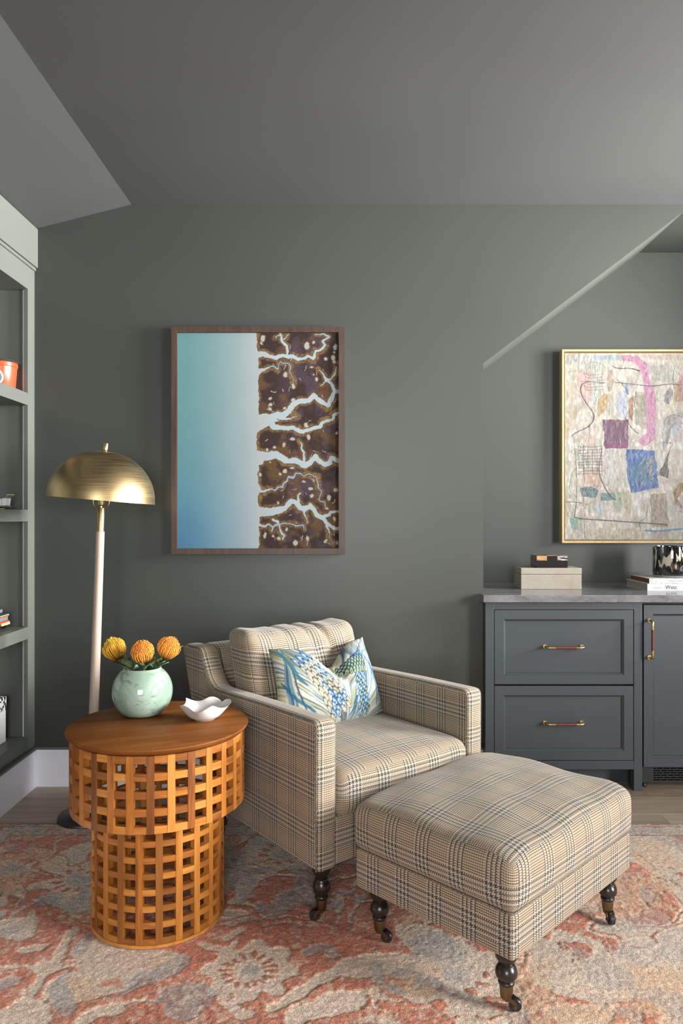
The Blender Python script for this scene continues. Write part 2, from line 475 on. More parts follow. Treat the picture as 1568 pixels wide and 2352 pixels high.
# ------------------------------------------------------------------ base cabinets in the recess
YC = 3.41
def front_panel(name, x0, x1, z0, z1, yf, mat, parent, rail=0.053, depth=0.012, bevel=0.010, thick=0.02):
    """flat-framed front with a recessed, bevelled field"""
    a = [(x0, z0), (x1, z0), (x1, z1), (x0, z1)]
    def ins(d): return [(x0 + d, z0 + d), (x1 - d, z0 + d), (x1 - d, z1 - d), (x0 + d, z1 - d)]
    loops = [(ins(0), yf + thick), (ins(0), yf + 0.001), (ins(0.001), yf), (ins(rail - bevel), yf), (ins(rail - bevel * 0.75), yf + 0.003), (ins(rail - 0.002), yf + depth * 0.6), (ins(rail), yf + depth)]
    V, F = [], []
    for L, yy in loops: V += [(p[0], yy, p[1]) for p in L]
    for i in range(len(loops) - 1):
        for k in range(4):
            k2 = (k + 1) % 4; F.append((i * 4 + k, i * 4 + k2, i * 4 + 4 + k2, i * 4 + 4 + k))
    n = len(V); F.append((n - 4, n - 3, n - 2, n - 1)); F.append((3, 2, 1, 0))
    return mk(name, V, F, mat, parent, world=True)
def pull(c, axis, parent, L=0.172, yf=YC):
    """bar pull: brass elbows on round feet, leather-wrapped grip"""
    h = L / 2; d = 0.030
    def pt(a, y): return (c[0] + a, y, c[1]) if axis == 'x' else (c[0], y, c[1] + a)
    for s in (-1, 1):
        path = smoothpath([pt(s * h, yf + 0.014), pt(s * h, yf - d * 0.45), pt(s * (h - 0.004), yf - d * 0.85), pt(s * (h - 0.016), yf - d), pt(s * (h - 0.034), yf - d)], 5)
        V, F = tube(path, 0.0058, 12)
        r1 = tube([pt(s * (h - 0.033), yf - d), pt(s * (h - 0.0375), yf - d)], 0.0072, 14)
        r0 = tube([pt(s * (h - 0.025), yf - d), pt(s * (h - 0.028), yf - d)], 0.0068, 14)
        r2 = tube([pt(s * h, yf + 0.0125), pt(s * h, yf + 0.008)], 0.0095, 16)
        mk('pull_end', *join((V, F), r0, r1, r2), M_brass2, parent, smooth=math.radians(45), world=True)
    V, F = tube([pt(-(h - 0.037), yf - d), pt(h - 0.037, yf - d)], 0.0066, 14)
    mk('pull_grip', V, F, M_leather, parent, smooth=math.radians(45), world=True)

def drawer_cabinet(X0):
    r = empty('drawer_cabinet', (X0 + 0.366, 3.70, 0.0), label='blue-grey two-drawer base cabinet nearest the armchair under the marble top', cat='cabinet', group='base cabinets under the marble top')
    x = lambda px: X0 + (px - 1114) / 494.0
    xs = [x(1114), x(1134), x(1455.5), x(1475)]
    box('stile', xs[0], xs[1], YC, YC + 0.05, 0.0, 0.879, M_cab, r, 0.0015)
    box('stile', xs[2], xs[3], YC, YC + 0.05, 0.0, 0.879, M_cab, r, 0.0015)
    box('top_rail', xs[1], xs[2], YC + 0.0003, YC + 0.05, 0.845, 0.879, M_cab, r)
    box('bottom_rail', xs[1], xs[2], YC + 0.0003, YC + 0.05, 0.100, 0.140, M_cab, r, 0.001)
    box('toe_kick', xs[0] + 0.002, xs[3] - 0.002, YC + 0.11, YC + 0.13, 0.0, 0.13, M_cab, r)
    box('side_panel', xs[0] + 0.001, xs[0] + 0.018, YC + 0.05, YA - 0.03, 0.0, 0.879, M_cab, r)
    box('side_panel', xs[3] - 0.018, xs[3] - 0.001, YC + 0.05, YA - 0.03, 0.0, 0.879, M_cab, r)
    box('carcass', xs[0] + 0.019, xs[3] - 0.019, YC + 0.045, YA - 0.03, 0.131, 0.878, M_dark, r)
    g = 0.0025
    for z0, z1 in ((0.494, 0.845), (0.140, 0.491)):
        d = front_panel('drawer', xs[1] + g, xs[2] - g, z0 + g, z1 - g, YC + 0.0006, M_cab, r)
        pull(((xs[1] + xs[2]) / 2, (z0 + z1) / 2 + 0.002), 'x', d)
    return r
cab = drawer_cabinet(0.6365)

# panelled under-counter refrigerator
FX0, FX1 = 1.3705, 1.985
fr = empty('refrigerator', ((FX0 + FX1) / 2, 3.7, 0), label='blue-grey panelled under-counter refrigerator with black vent grille at its foot', cat='refrigerator')
fd = front_panel('door', FX0 + 0.003, FX1 - 0.003, 0.111, 0.866, YC, M_cab, fr, rail=0.052, thick=0.045)
pull(((1490 - 800) / 494.0 + 0.001, HC - (1467 - 1190) / 494.0), 'z', fd, yf=YC - 0.0135)
box('body', FX0 + 0.004, FX1 - 0.004, YC + 0.048, YA - 0.03, 0.028, 0.876, M_black, fr)
box('kick_plate', FX0 + 0.004, FX0 + 0.062, YC + 0.030, YC + 0.047, 0.028, 0.108, M_black, fr, 0.001)
gx0 = FX0 + 0.062
for k in range(7):
    box('grille_bar', gx0, FX1 - 0.06, YC + 0.030, YC + 0.046, 0.0335 + k * 0.0108, 0.0385 + k * 0.0108, M_black, fr)
box('kick_plate', gx0, FX1 - 0.06, YC + 0.030, YC + 0.046, 0.028, 0.0335, M_black, fr)
tick0 = box('grille_tick', -0.002, 0.002, YC + 0.031, YC + 0.045, 0.0, 0.006, M_black, fr, world=False)
tick0.location = Vector((gx0 + 0.036, 0, 0.0385)) - Vector(wloc(fr)); first = True
for k in range(6):
    xx = gx0 + (0.0315 if k % 2 else 0.036)
    xx = gx0 + (0.013 if k % 2 else 0.0315)
    while xx < FX1 - 0.065:
        p = Vector((xx, 0, 0.0385 + k * 0.0108)) - Vector(wloc(fr))
        if first: tick0.location = p; first = False
        else: inst(tick0, fr, p)
        xx += 0.0315
for xx in (FX0 + 0.03, FX1 - 0.05):
    V, F = lathe_caps([(0.010, 0.0), (0.012, 0.004), (0.010, 0.012), (0.006, 0.016), (0.006, 0.029)], 16)
    o = mk('levelling_foot', np.array(V) + np.array([xx, YC + 0.06, 0]) - wloc(fr), F, M_black, fr, smooth=True)
c2 = copy_tree(cab); c2.location.x += FX1 + 0.002 - 0.6365
c2['label'] = 'blue-grey two-drawer base cabinet beyond the refrigerator by the far end of the recess'

# marble worktop
def m_marble():
    N = NT('grey_marble'); P = N.coord('Object')
    v = N.mapping(P, (1.0, 2.2, 2.2), rot=(0, 0, 0.5))
    w1 = N.noise(v, 5.0, 6, 0.62, 1.6); w2 = N.noise(v, 16, 5, 0.6, 2.2)
    c = N.ramp(N.math('ADD', N.math('MULTIPLY', w1, 0.7), N.math('MULTIPLY', w2, 0.3)),
               [(0.30, (0.075, 0.075, 0.08)), (0.45, (0.14, 0.14, 0.146)), (0.60, (0.20, 0.20, 0.205)), (0.8, (0.26, 0.26, 0.26))])
    return N.set(color=c, rough=0.12, spec=0.5)
M_marble = m_marble()
wt = box('worktop', 0.6405, 2.744, YW + 0.0005, YA - 0.0005, 0.880, 0.914, M_marble, None, 0.0)
wtf = box('worktop', 0.622, 2.744, 3.385, YW + 0.0, 0.880, 0.914, M_marble, None, 0.003)
# one slab with a lip that laps the wall edge
bm = bmesh.new(); bm.from_mesh(wt.data); bm.from_mesh(wtf.data)
bpy.data.objects.remove(wtf); bm.to_mesh(wt.data); bm.free(); wt.name = 'marble_worktop'
tag(wt, 'polished grey veined marble worktop along the recess', 'worktop')
# ------------------------------------------------------------------ plaid upholstery
def m_plaid():
    N = NT('glen_plaid_wool'); t = 0.00165
    uv = N.n('ShaderNodeTexCoord').outputs['UV']; sep = N.n('ShaderNodeSeparateXYZ'); N.put(sep.inputs[0], uv)
    i = N.math('FLOOR', N.math('DIVIDE', sep.outputs[0], t)); j = N.math('FLOOR', N.math('DIVIDE', sep.outputs[1], t))
    pm = lambda a, m: N.math('FLOORED_MODULO', a, m)
    CREAM, SLATE, BROWN, TAN = (0.455, 0.39, 0.30), (0.030, 0.034, 0.038), (0.062, 0.028, 0.013), (0.160, 0.095, 0.052)
    BLUE = (0.08, 0.097, 0.118)
    lt = lambda a, b: N.math('LESS_THAN', a, b)
    # warp: 4/4 slate bands, then a fine 2/2 ground
    wi = pm(i, 68.0); big = lt(wi, 32.0)
    warp = N.mix(lt(pm(wi, 8.0), 4.0), CREAM, SLATE)
    fine = N.mix(lt(pm(wi, 4.0), 2.0), CREAM, TAN)
    warp = N.mix(big, fine, warp)
    # weft: 4/4 slate and blue bars, then bold brown, light tan grid, bold brown
    wj = pm(j, 80.0); bigj = lt(wj, 36.0)
    bars = N.mix(lt(pm(wj, 9.0), 4.5), CREAM, N.mix(lt(pm(wj, 18.0), 9.0), SLATE, BLUE))
    rj = N.math('SUBTRACT', wj, 36.0)
    edge = N.math('GREATER_THAN', N.math('ABSOLUTE', N.math('SUBTRACT', rj, 22.0)), 10.0)
    brown = N.mix(lt(pm(rj, 4.0), 2.0), CREAM, N.mix(edge, TAN, BROWN))
    weft = N.mix(bigj, brown, bars)
    tw = lt(pm(N.math('ADD', i, j), 4.0), 2.0)
    c = N.mix(tw, weft, warp)
    n = N.noise(N.coord('Object'), 9, 3)
    c = N.mix(0.10, c, N.mix(n, (0.16, 0.12, 0.09), (0.42, 0.36, 0.29)))
    fu = N.math('FRACT', N.math('DIVIDE', sep.outputs[0], t)); fv = N.math('FRACT', N.math('DIVIDE', sep.outputs[1], t))
    hh = N.math('MULTIPLY', N.math('PINGPONG', fu, 0.5), N.math('PINGPONG', fv, 0.5))
    return N.set(color=c, rough=0.92, spec=0.15, sheen=0.15, normal=N.bump(hh, 0.35, 0.0006))
M_plaid = m_plaid()
M_pipe = m_plain('plaid_piping', (0.20, 0.165, 0.125), 0.9, var=0.75, vscale=330, spec=0.1)
M_leg = m_wood('ebonised_turned_wood', (0.010, 0.007, 0.006), (0.018, 0.012, 0.010), (0.032, 0.022, 0.018), 2, 1.0, 0.30, False, 0.5, coat=0.2)
M_tyre = m_plain('black_caster_tyre', (0.020, 0.020, 0.022), 0.35)
M_brassd = m_metal('aged_brass', (0.20, 0.145, 0.085), 0.34)

RUGZ = 0.012
def turned_leg(parent, x, y, ztop, caster_dir):
    z0 = 0.047; zf = 0.0765; k = (ztop + 0.004 - zf) / (0.178 - zf)
    pr = [(0.0, 0.178), (0.026, 0.178), (0.0295, 0.170), (0.0305, 0.158), (0.0285, 0.146), (0.0235, 0.138), (0.0188, 0.1335), (0.0180, 0.1315), (0.0202, 0.130), (0.0192, 0.1275), (0.0230, 0.1235), (0.0272, 0.116), (0.0288, 0.107), (0.0270, 0.098), (0.0220, 0.092), (0.0186, 0.0895), (0.0182, 0.088), (0.0206, 0.0865), (0.0216, 0.083), (0.0204, 0.0795), (0.0180, 0.0778), (0.0176, 0.0765), (0.0, 0.0765)]
    V, F = lathe([(r, zf + (z - zf) * k) for r, z in reversed(pr)], 28)
    leg = mk('leg', V, F, M_leg, parent, smooth=math.radians(55)); leg.location = (x, y, 0)
    V, F = lathe_caps([(0.0148, z0), (0.0158, z0 + 0.001), (0.0178, zf - 0.002), (0.0176, zf)], 28)
    mk('ferrule', V, F, M_brassd, leg, smooth=math.radians(40))
    # caster: swivel plate, curved horn, wheel with hub
    c, s = math.cos(caster_dir), math.sin(caster_dir); wr = 0.0165; wz = RUGZ + wr - 0.001; off = 0.022
    def R(p): return (p[0] * c - p[1] * s, p[0] * s + p[1] * c, p[2])
    plate = lathe_caps([(0.013, z0 - 0.006), (0.0145, z0 - 0.004), (0.0145, z0 - 0.0005), (0.012, z0)], 20)
    parts = [plate]
    for sd in (-1, 1):
        path = smoothpath([(-0.004, sd * 0.0118, z0 - 0.0035), (0.010, sd * 0.0118, z0 - 0.0045), (0.019, sd * 0.0118, z0 - 0.010), (off + 0.001, sd * 0.0118, wz)], 5)
        n = len(path); V, F = [], []
        for q in range(n):
            tg = path[min(q + 1, n - 1)] - path[max(q - 1, 0)]; tg /= np.linalg.norm(tg); nr = np.array([-tg[2], 0, tg[0]]) * 0.0052
            for dy in (-0.0014, 0.0014):
                for e in (-1, 1):
                    V.append(R(path[q] + nr * e + np.array([0, dy, 0])))
        for q in range(n - 1):
            for a, b in ((0, 1), (1, 3), (3, 2), (2, 0)): F.append((q * 4 + a, q * 4 + b, q * 4 + 4 + b, q * 4 + 4 + a))
        F += [(0, 2, 3, 1), ((n - 1) * 4, (n - 1) * 4 + 1, (n - 1) * 4 + 3, (n - 1) * 4 + 2)]
        parts.append((V, F))
        parts.append(tube([R((off, sd * 0.012, wz)), R((off, sd * 0.0155, wz))], 0.0045, 10))
    parts.append(tube([R((off, -0.0118, wz)), R((off, 0.0118, wz))], 0.0025, 8))
    V, F = join(*parts); mk('caster_horn', V, F, M_brassd, leg, smooth=math.radians(35))
    prof = [(0.006, -0.0085), (0.0145, -0.0085), (wr, -0.006), (wr, 0.006), (0.0145, 0.0085), (0.006, 0.0085)]
    V, F = lathe(prof, 28, closed=True)
    V = [R((off + a, z, wz + b)) for a, b, z in V]
    mk('caster_wheel', V, [f[::-1] for f in F], M_tyre, leg, smooth=math.radians(35))
    return leg

# ------------------------------------------------------------------ ottoman
phi_o = math.radians(45.6)
ot = empty('ottoman', (0.405, 1.804, RUGZ), phi_o, label='square plaid wool ottoman with thick top cushion on brass casters', cat='ottoman')
OW, OD = 0.684, 0.540
ZB = 0.172 - RUGZ
def bow(amount):
    def f(V):
        return V
    return f
rbox('base', OW, OD, 0.118, 0.012, M_plaid, ot, (18, 16, 4), loc=(OW / 2, OD / 2, ZB + 0.059), uvoff=(0.05, 0.03))
box('underside', 0.02, OW - 0.02, 0.02, OD - 0.02, ZB - 0.004, ZB + 0.004, M_dark, ot, world=False)
def puff(V):
    sx, sy, sz = OW + 0.012, OD + 0.012, 0.142
    x, y, z = V[:, 0] / (sx / 2), V[:, 1] / (sy / 2), V[:, 2] / (sz / 2)
    e = np.clip(1 - np.abs(x) ** 2.6, 0, 1) * np.clip(1 - np.abs(y) ** 2.6, 0, 1)
    V = V.copy()
    V[:, 2] += 0.030 * e * sst(-0.6, 1, z)
    bul = (1 - z ** 2).clip(0, 1)
    V[:, 0] += np.sign(x) * 0.012 * bul * (np.abs(x) > 0.9) * (1 - np.abs(y) ** 4)
    V[:, 1] += np.sign(y) * 0.012 * bul * (np.abs(y) > 0.9) * (1 - np.abs(x) ** 4)
    sag = sst(0.75, 1.0, np.abs(x)) * sst(0.75, 1.0, np.abs(y)); V[:, 2] -= 0.012 * sag * (z > 0)
    V[:, 2] += 0.004 * np.sin(x * 7 + 1) * np.sin(y * 6) * (z > 0.3)
    return V
rbox('top_cushion', OW + 0.012, OD + 0.012, 0.146, 0.028, M_plaid, ot, (26, 22, 6), puff, loc=(OW / 2, OD / 2, ZB + 0.118 + 0.070), uvoff=(0.02, 0.055))
def piping_loop(name, parent, x0, x1, y0, y1, z, r, rad):
    pts = []
    for cx, cy, a0 in ((x1 - r, y0 + r, -90), (x1 - r, y1 - r, 0), (x0 + r, y1 - r, 90), (x0 + r, y0 + r, 180)):
        for k in range(5):
            a = math.radians(a0 + k * 22.5); pts.append((cx + r * math.cos(a), cy + r * math.sin(a), z))
    pts.append(pts[0]); V, F = tube(pts, rad, 6, cap=False); return mk(name, V, F, M_pipe, parent, smooth=True)
piping_loop('piping', ot, 0.004, OW - 0.004, 0.004, OD - 0.004, ZB + 0.116, 0.012, 0.0032)
for lx, ly, cd in ((0.052, 0.052, -0.97), (0.052, OD - 0.052, -1.06), (OW - 0.052, 0.052, -2.25), (OW - 0.052, OD - 0.052, 0.8)):
    l = turned_leg(ot, lx, ly, 0.176, cd); l.location.z = -RUGZ

# ------------------------------------------------------------------ armchair
phi_c = math.radians(38.0)
ch = empty('armchair', (-0.095, 2.214, RUGZ), phi_c, label='plaid wool armchair with swooping track arms and brass casters', cat='armchair')
AW, AT = 0.740, 0.076
Zc = 0.195
def fillet(pts, n=6):
    """polygon corners (y, z, radius) rounded, then evenly resampled"""
    out = []; m = len(pts)
    for i in range(m):
        p = np.array(pts[i][:2]); r = pts[i][2]; q0 = np.array(pts[i - 1][:2]); q1 = np.array(pts[(i + 1) % m][:2])
        if r <= 0: out.append(p); continue
        d0 = (q0 - p) / np.linalg.norm(q0 - p); d1 = (q1 - p) / np.linalg.norm(q1 - p)
        ang = math.acos(np.clip(d0 @ d1, -1, 1)); t = min(r / math.tan(ang / 2), 0.48 * np.linalg.norm(q0 - p), 0.48 * np.linalg.norm(q1 - p))
        for k in range(n + 1):
            u = k / n; out.append((1 - u) ** 2 * (p + d0 * t) + 2 * u * (1 - u) * p + u * u * (p + d1 * t))
    out = np.array(out); L = np.concatenate([out, out[:1]]); sl = np.concatenate([[0], np.cumsum(np.linalg.norm(np.diff(L, axis=0), axis=1))])
    N_ = int(sl[-1] / 0.0135); ss = np.linspace(0, sl[-1], N_ + 1)[:-1]
    return np.stack([np.interp(ss, sl, L[:, 0]), np.interp(ss, sl, L[:, 1])], 1)
outl = fillet([(0.002, Zc, 0.0), (0.0, 0.654, 0.030), (0.30, 0.648, 0.2), (0.690, 0.634, 0.10), (0.775, 0.772, 0.040), (0.938, 0.766, 0.026), (0.864, 0.567, 0.3), (0.732, Zc, 0.0)])
outl[:, 1] -= RUGZ
k1 = int(np.argmax(outl[:, 0] + 0.3 * outl[:, 1])); side = outl[:k1 - 3]
for x0 in (0.0, AW - AT):
    arm = panel_from_outline('arm', outl, AT, 0.022 if x0 == 0 else 0.026, 0.013, M_plaid, ch, x0)
    for xe in (x0 + 0.0035, x0 + AT - 0.0035):
        P = [(xe, a, b) for a, b in side]
        Pin = np.array(P); c0 = np.array([xe, 0.4, 0.4])
        T = np.gradient(side, axis=0); T /= np.linalg.norm(T, axis=1)[:, None]
        Nn = np.stack([T[:, 1], -T[:, 0]], 1)
        Pin[:, 1] += Nn[:, 0] * 0.0075; Pin[:, 2] += Nn[:, 1] * 0.0075
        V, F = tube(Pin, 0.0032, 6); mk('piping', V, F, M_pipe, arm, smooth=True)
rbox('seat_rail', AW - 0.012, 0.71, 0.150, 0.012, M_plaid, ch, (18, 14, 4), loc=(AW / 2, 0.006 + 0.355, Zc + 0.075 - RUGZ + 0.0), uvoff=(0.03, 0.02))
box('underside', 0.02, AW - 0.02, 0.02, 0.735, Zc - 0.006 - RUGZ, Zc - RUGZ + 0.004, M_dark, ch, world=False)
def lean_back(V):
    V = V.copy(); z = V[:, 2]; V[:, 1] += (z + 0.28) * 0.36; return V
rbox('back', AW - 2 * AT + 0.02, 0.11, 0.56, 0.03, M_plaid, ch, (12, 4, 12), lean_back, loc=(AW / 2, 0.665, 0.485 - RUGZ))
SW = AW - 2 * AT - 0.004
def seat_def(V):
    sx, sy, sz = SW, 0.62, 0.142
    x, y, z = V[:, 0] / (sx / 2), V[:, 1] / (sy / 2), V[:, 2] / (sz / 2); V = V.copy()
    e = np.clip(1 - np.abs(x) ** 2.4, 0, 1) * np.clip(1 - np.abs(y) ** 3, 0, 1)
    V[:, 2] += 0.028 * e * sst(-0.5, 1, z)
    V[:, 1] -= 0.018 * (1 - x ** 2).clip(0, 1) * (y < -0.9) * (1 - 0.5 * z ** 2)
    V[:, 2] -= 0.010 * sst(0.8, 1, np.abs(x)) * sst(-0.8, -1, y) * (z > 0)
    return V
rbox('seat_cushion', SW, 0.62, 0.142, 0.034, M_plaid, ch, (22, 20, 6), seat_def, loc=(AW / 2, 0.302, 0.410 - RUGZ), uvoff=(0.06, 0.01))
BW = 0.525
def back_def(V):
    sx, sy, sz = BW, 0.165, 0.40
    x, y, z = V[:, 0] / (sx / 2), V[:, 1] / (sy / 2), V[:, 2] / (sz / 2); V = V.copy()
    e = np.clip(1 - np.abs(x) ** 3, 0, 1) * np.clip(1 - np.abs(z) ** 3, 0, 1)
    V[:, 1] += np.where(y < 0, -1, 1) * 0.030 * e
    V[:, 2] += 0.010 * (1 - x ** 2) * sst(0, 1, z)
    V[:, 2] += np.where(z > 0.2, 0.016 * sst(0.55, 1, np.abs(x)), 0) * np.sign(z)
    # soft creases pulled in from the top edge
    for cx0, amp in ((0.35, 0.014), (0.05, 0.008), (-0.32, 0.006)):
        cr = np.exp(-((x - cx0 - 0.18 * (1 - z)) / 0.045) ** 2) * sst(0.15, 0.9, z)
        V[:, 2] -= amp * cr * (z > 0.5); V[:, 1] += amp * 1.2 * cr * (y < 0)
    V[:, 1] += (V[:, 2] + 0.2) * 0.30
    return V
bcu = rbox('back_cushion', BW, 0.165, 0.40, 0.045, M_plaid, ch, (40, 5, 26), back_def, loc=(0.352, 0.545, 0.630 - RUGZ), uvoff=(0.01, 0.06))
for lx, ly, cd in ((0.060, 0.060, 2.6), (AW - 0.06, 0.060, 0.3), (0.05, 0.705, 1.2), (AW - 0.05, 0.705, 2.0)):
    l = turned_leg(ch, lx, ly, 0.200, cd); l.location.z = -RUGZ

# ------------------------------------------------------------------ marbled scatter cushion
def marbled(u, v):
    """combed marbled paper: streaks that sweep up from the lower middle, ladders of combed scallops"""
    n1 = fbm(u * 4, v * 4, 40, 3) - 0.5; n2 = fbm(u * 16, v * 16, 44, 3) - 0.5
    C = np.ones(u.shape + (3,)) * np.array(hx('#e6e1cc'))
    C = mixc(C, hx('#c9cfb0'), sst(0.02, 0.16, n1)); C = mixc(C, hx('#dfe6e0'), sst(0.02, 0.14, -n1))
    rg = np.random.default_rng(12)
    wu = u + 0.03 * n1; wv = v + 0.03 * n2
    def stroke(pts, w, col, a):
        nonlocal C
        P = smoothpath([(x, y) for x, y in pts], 7); m = len(P); ww = [w * math.sin(PI * (0.04 + 0.92 * i / (m - 1))) ** 0.7 for i in range(m)]
        d = polyline_d(wu, wv, [(p[0], p[1], q) for p, q in zip(P, ww)], None, 0.02); C = mixc(C, hx(col), sst(0.004, -0.003, d) * a)
    # combed ground: hair streaks fanning out of the lower middle
    th = np.arctan2(v + 0.10, u - 0.56) + 0.30 * (np.hypot(u - 0.56, v + 0.10) - 0.5) * np.sign(u - 0.56) + 0.10 * n1; rad = np.hypot(u - 0.56, v + 0.10)
    for q, (fr, col, lo, al) in enumerate(((26, '#7fa0a6', 0.60, 0.75), (34, '#a8a878', 0.62, 0.8), (30, '#3f6f9e', 0.68, 0.85), (44, '#8a7f6a', 0.66, 0.7), (38, '#dfe3d6', 0.55, 0.7), (50, '#5a6a5c', 0.70, 0.8))):
        m = vnoise(th * fr + 40, rad * 2.4 + 9 * q, 400 + q); C = mixc(C, hx(col), sst(lo, lo + 0.10, m) * al)
    # sweeping streaks of the right half (rising and bending right) and the left half (rising and bending left)
    pal = ('#2c6fb4', '#4f8f9c', '#8e8f5c', '#24407c', '#7e745a', '#6fa8c6', '#b9b684', '#2f3d52', '#1f6f8c', '#d8d6bf')
    for k in range(130):
        t = rg.random(); c = pal[k % len(pal)]; w = rg.uniform(0.0020, 0.0060)
        x0 = 0.58 + 0.05 * t; y0 = 0.03 + 0.1 * rg.random()
        stroke([(x0 + 0.10 * t, y0), (0.66 + 0.22 * t, 0.30 + 0.1 * t), (0.74 + 0.22 * t, 0.62), (0.70 + 0.26 * t, 0.98)], w, c, rg.uniform(0.5, 0.95)) if k % 2 else stroke([(0.56 - 0.04 * t, y0), (0.50 - 0.10 * t, 0.40), (0.40 - 0.18 * t, 0.72), (0.16 - 0.10 * t, 0.99)], w, c, rg.uniform(0.5, 0.9))
    for k in range(26):
        t = rg.random(); c = pal[(3 * k) % len(pal)]; stroke([(0.28 - 0.22 * t, 0.02 + 0.05 * rg.random()), (0.16 - 0.10 * t, 0.35), (0.10 - 0.06 * t, 0.70), (0.05 + 0.05 * t, 0.98)], rg.uniform(0.002, 0.006), c, 0.85)
    # bold plumes
    for pts, w, c in (([(0.90, 0.12), (0.955, 0.35), (0.95, 0.60), (0.86, 0.80)], 0.022, '#2b6cb0'), ([(0.93, 0.08), (0.985, 0.35), (0.965, 0.55)], 0.012, '#3f7f9c'), ([(0.585, 0.05), (0.56, 0.32), (0.50, 0.58), (0.42, 0.74)], 0.010, '#3b86cf'),
                      ([(0.05, 0.98), (0.09, 0.80), (0.14, 0.62), (0.20, 0.52)], 0.024, '#3d7f94'), ([(0.02, 0.60), (0.09, 0.42), (0.20, 0.28), (0.30, 0.16)], 0.024, '#236a8a'), ([(0.08, 0.96), (0.15, 0.80), (0.24, 0.62)], 0.014, '#7a7c52'), ([(0.90, 0.96), (0.80, 0.86), (0.70, 0.86), (0.60, 0.90)], 0.016, '#2f4f96'),
                      ([(0.97, 0.85), (0.88, 0.84), (0.80, 0.80)], 0.010, '#3f93a0'), ([(0.72, 0.60), (0.80, 0.70), (0.92, 0.66)], 0.008, '#9a8f60')):
        stroke(pts, w * 0.62, c, 0.9)
    # combed scallops: every tongue is a nested stack of coloured loops
    def scallop(cx, cy, ang, s, pal):
        nonlocal C
        c_, s_ = math.cos(ang), math.sin(ang); du = (wu - cx) * 1.55; dv = wv - cy
        sel = (np.abs(du) < 3 * s) & (np.abs(dv) < 3 * s)
        if not sel.any(): return
        X = du[sel] * c_ + dv[sel] * s_; Y = -du[sel] * s_ + dv[sel] * c_
        r = np.sqrt((Y / (0.62 * s)) ** 2 + (np.where(X > 0, X / s, X / (2.2 * s))) ** 2)
        sub = C[sel]
        for k, c in enumerate(pal):
            R = 1.0 - k * 0.21; sub = mixc(sub, hx(c), sst(R + 0.03, R - 0.05, r))
        C[sel] = sub
    P1 = ('#4a4658', '#b9ad84', '#e2dec9', '#a9b294'); P2 = ('#2a4da0', '#74aa9e', '#e9e6d3', '#5f8fc4'); P3 = ('#1c2a45', '#5d928c', '#d3d2b0', '#6c7a4a'); P4 = ('#6a6377', '#d6d0b8', '#c6b784', '#efeadb')
    for row in range(15):
        for q in range(4):
            t = row / 14; cx = 0.23 + 0.28 * t + 0.046 * (q - 1.5) + 0.023 * (row % 2); cy = 0.86 - 0.70 * t + 0.040 * (q - 1.5); scallop(cx, cy, -0.75 - 0.25 * t, 0.044, (P1, P4, P2)[int(rg.integers(0, 3))] if row > 1 else P2)
    for row in range(16):
        for q in range(3):
            t = row / 15; cx = 0.76 - 0.02 * math.sin(t * 4) + 0.034 * (q - 1) + 0.017 * (row % 2) - 0.04 * t; cy = 0.66 - 0.60 * t + 0.014 * q; scallop(cx, cy, -1.9 - 0.1 * q, 0.038, (P2, P2, P3)[int(rg.integers(0, 3))])
    for row in range(4):
        for q in range(8):
            scallop(0.58 + 0.034 * q + 0.017 * (row % 2), 0.84 - 0.045 * row - 0.014 * q, -1.5, 0.042, P3)
    return np.clip(C * (1 + 0.10 * n2[..., None]) * 0.56, 0, 1)
def build_pillow(parent_loc):
    nu, nv = 190, 130
    U, Vv = np.meshgrid(np.linspace(0, 1, nu), np.linspace(0, 1, nv), indexing='ij')
    Wp, Hp = 0.500, 0.305
    x = 2 * U - 1; zz = 2 * Vv - 1
    def shape(front):
        px = x * Wp / 2 * (1 - 0.07 * (1 - zz ** 2)) * (1 - 0.10 * sst(0.2, 1, Vv))
        top = 1 - 0.30 * np.exp(-((U - 0.53) / 0.17) ** 2)
        pz = Vv * Hp * (1 - (1 - top) * sst(0.25, 1, Vv)) + 0.02 * (1 - x ** 2) * (1 - Vv) * -0.3 + 0.012 * x ** 2 * (1 - Vv)
        t = 0.078 * (np.clip(1 - np.abs(x) ** 2.2, 0, 1) * np.clip(1 - np.abs(zz) ** 2.2, 0, 1)) ** 0.55
        # the chop: two lobes with a crease running down from the dip
        cl = U - 0.53 - 0.16 * (1 - Vv); t = t * (1 - 0.62 * np.exp(-(cl / 0.055) ** 2) * sst(0.25, 0.95, Vv))
        py = -t if front else 0.38 * t
        if front: py = py - 0.006 * np.sin(U * 23 + Vv * 5) * (1 - np.abs(x)) * (1 - np.abs(zz)); 
        ear = (np.abs(x) ** 6) * sst(0.6, 1, Vv); pz = pz + 0.010 * ear; py = py + 0.02 * ear
        return np.stack([px, py, pz], -1)
    Fr, Bk = shape(True), shape(False)
    C = marbled(U, Vv)
    V = np.concatenate([Fr.reshape(-1, 3), Bk.reshape(-1, 3)]); CC = np.concatenate([C.reshape(-1, 3)] * 2)
    idx = np.arange(nu * nv).reshape(nu, nv); a, b, c, d = idx[:-1, :-1].ravel(), idx[1:, :-1].ravel(), idx[1:, 1:].ravel(), idx[:-1, 1:].ravel()
    F = np.concatenate([np.stack([a, b, c, d], 1), np.stack([d, c, b, a], 1) + nu * nv])
    o = mk('scatter_cushion', V, F, m_vcol('marbled_print_linen', 0.85, 0.15, relief=(260, 0.12, 0.0008)), None, smooth=True, col=CC)
    return tag(o, 'blue and cream marbled scatter cushion with a chopped top on the armchair', 'cushion')
pil = build_pillow(None)
def chair_pt(a, d, z):
    c, s = math.cos(phi_c), math.sin(phi_c); return (-0.090 + a * c - d * s, 2.204 + a * s + d * c, z)
pil.location = chair_pt(0.372, 0.418, 0.489); pil.rotation_euler = (math.radians(-16), 0, phi_c)
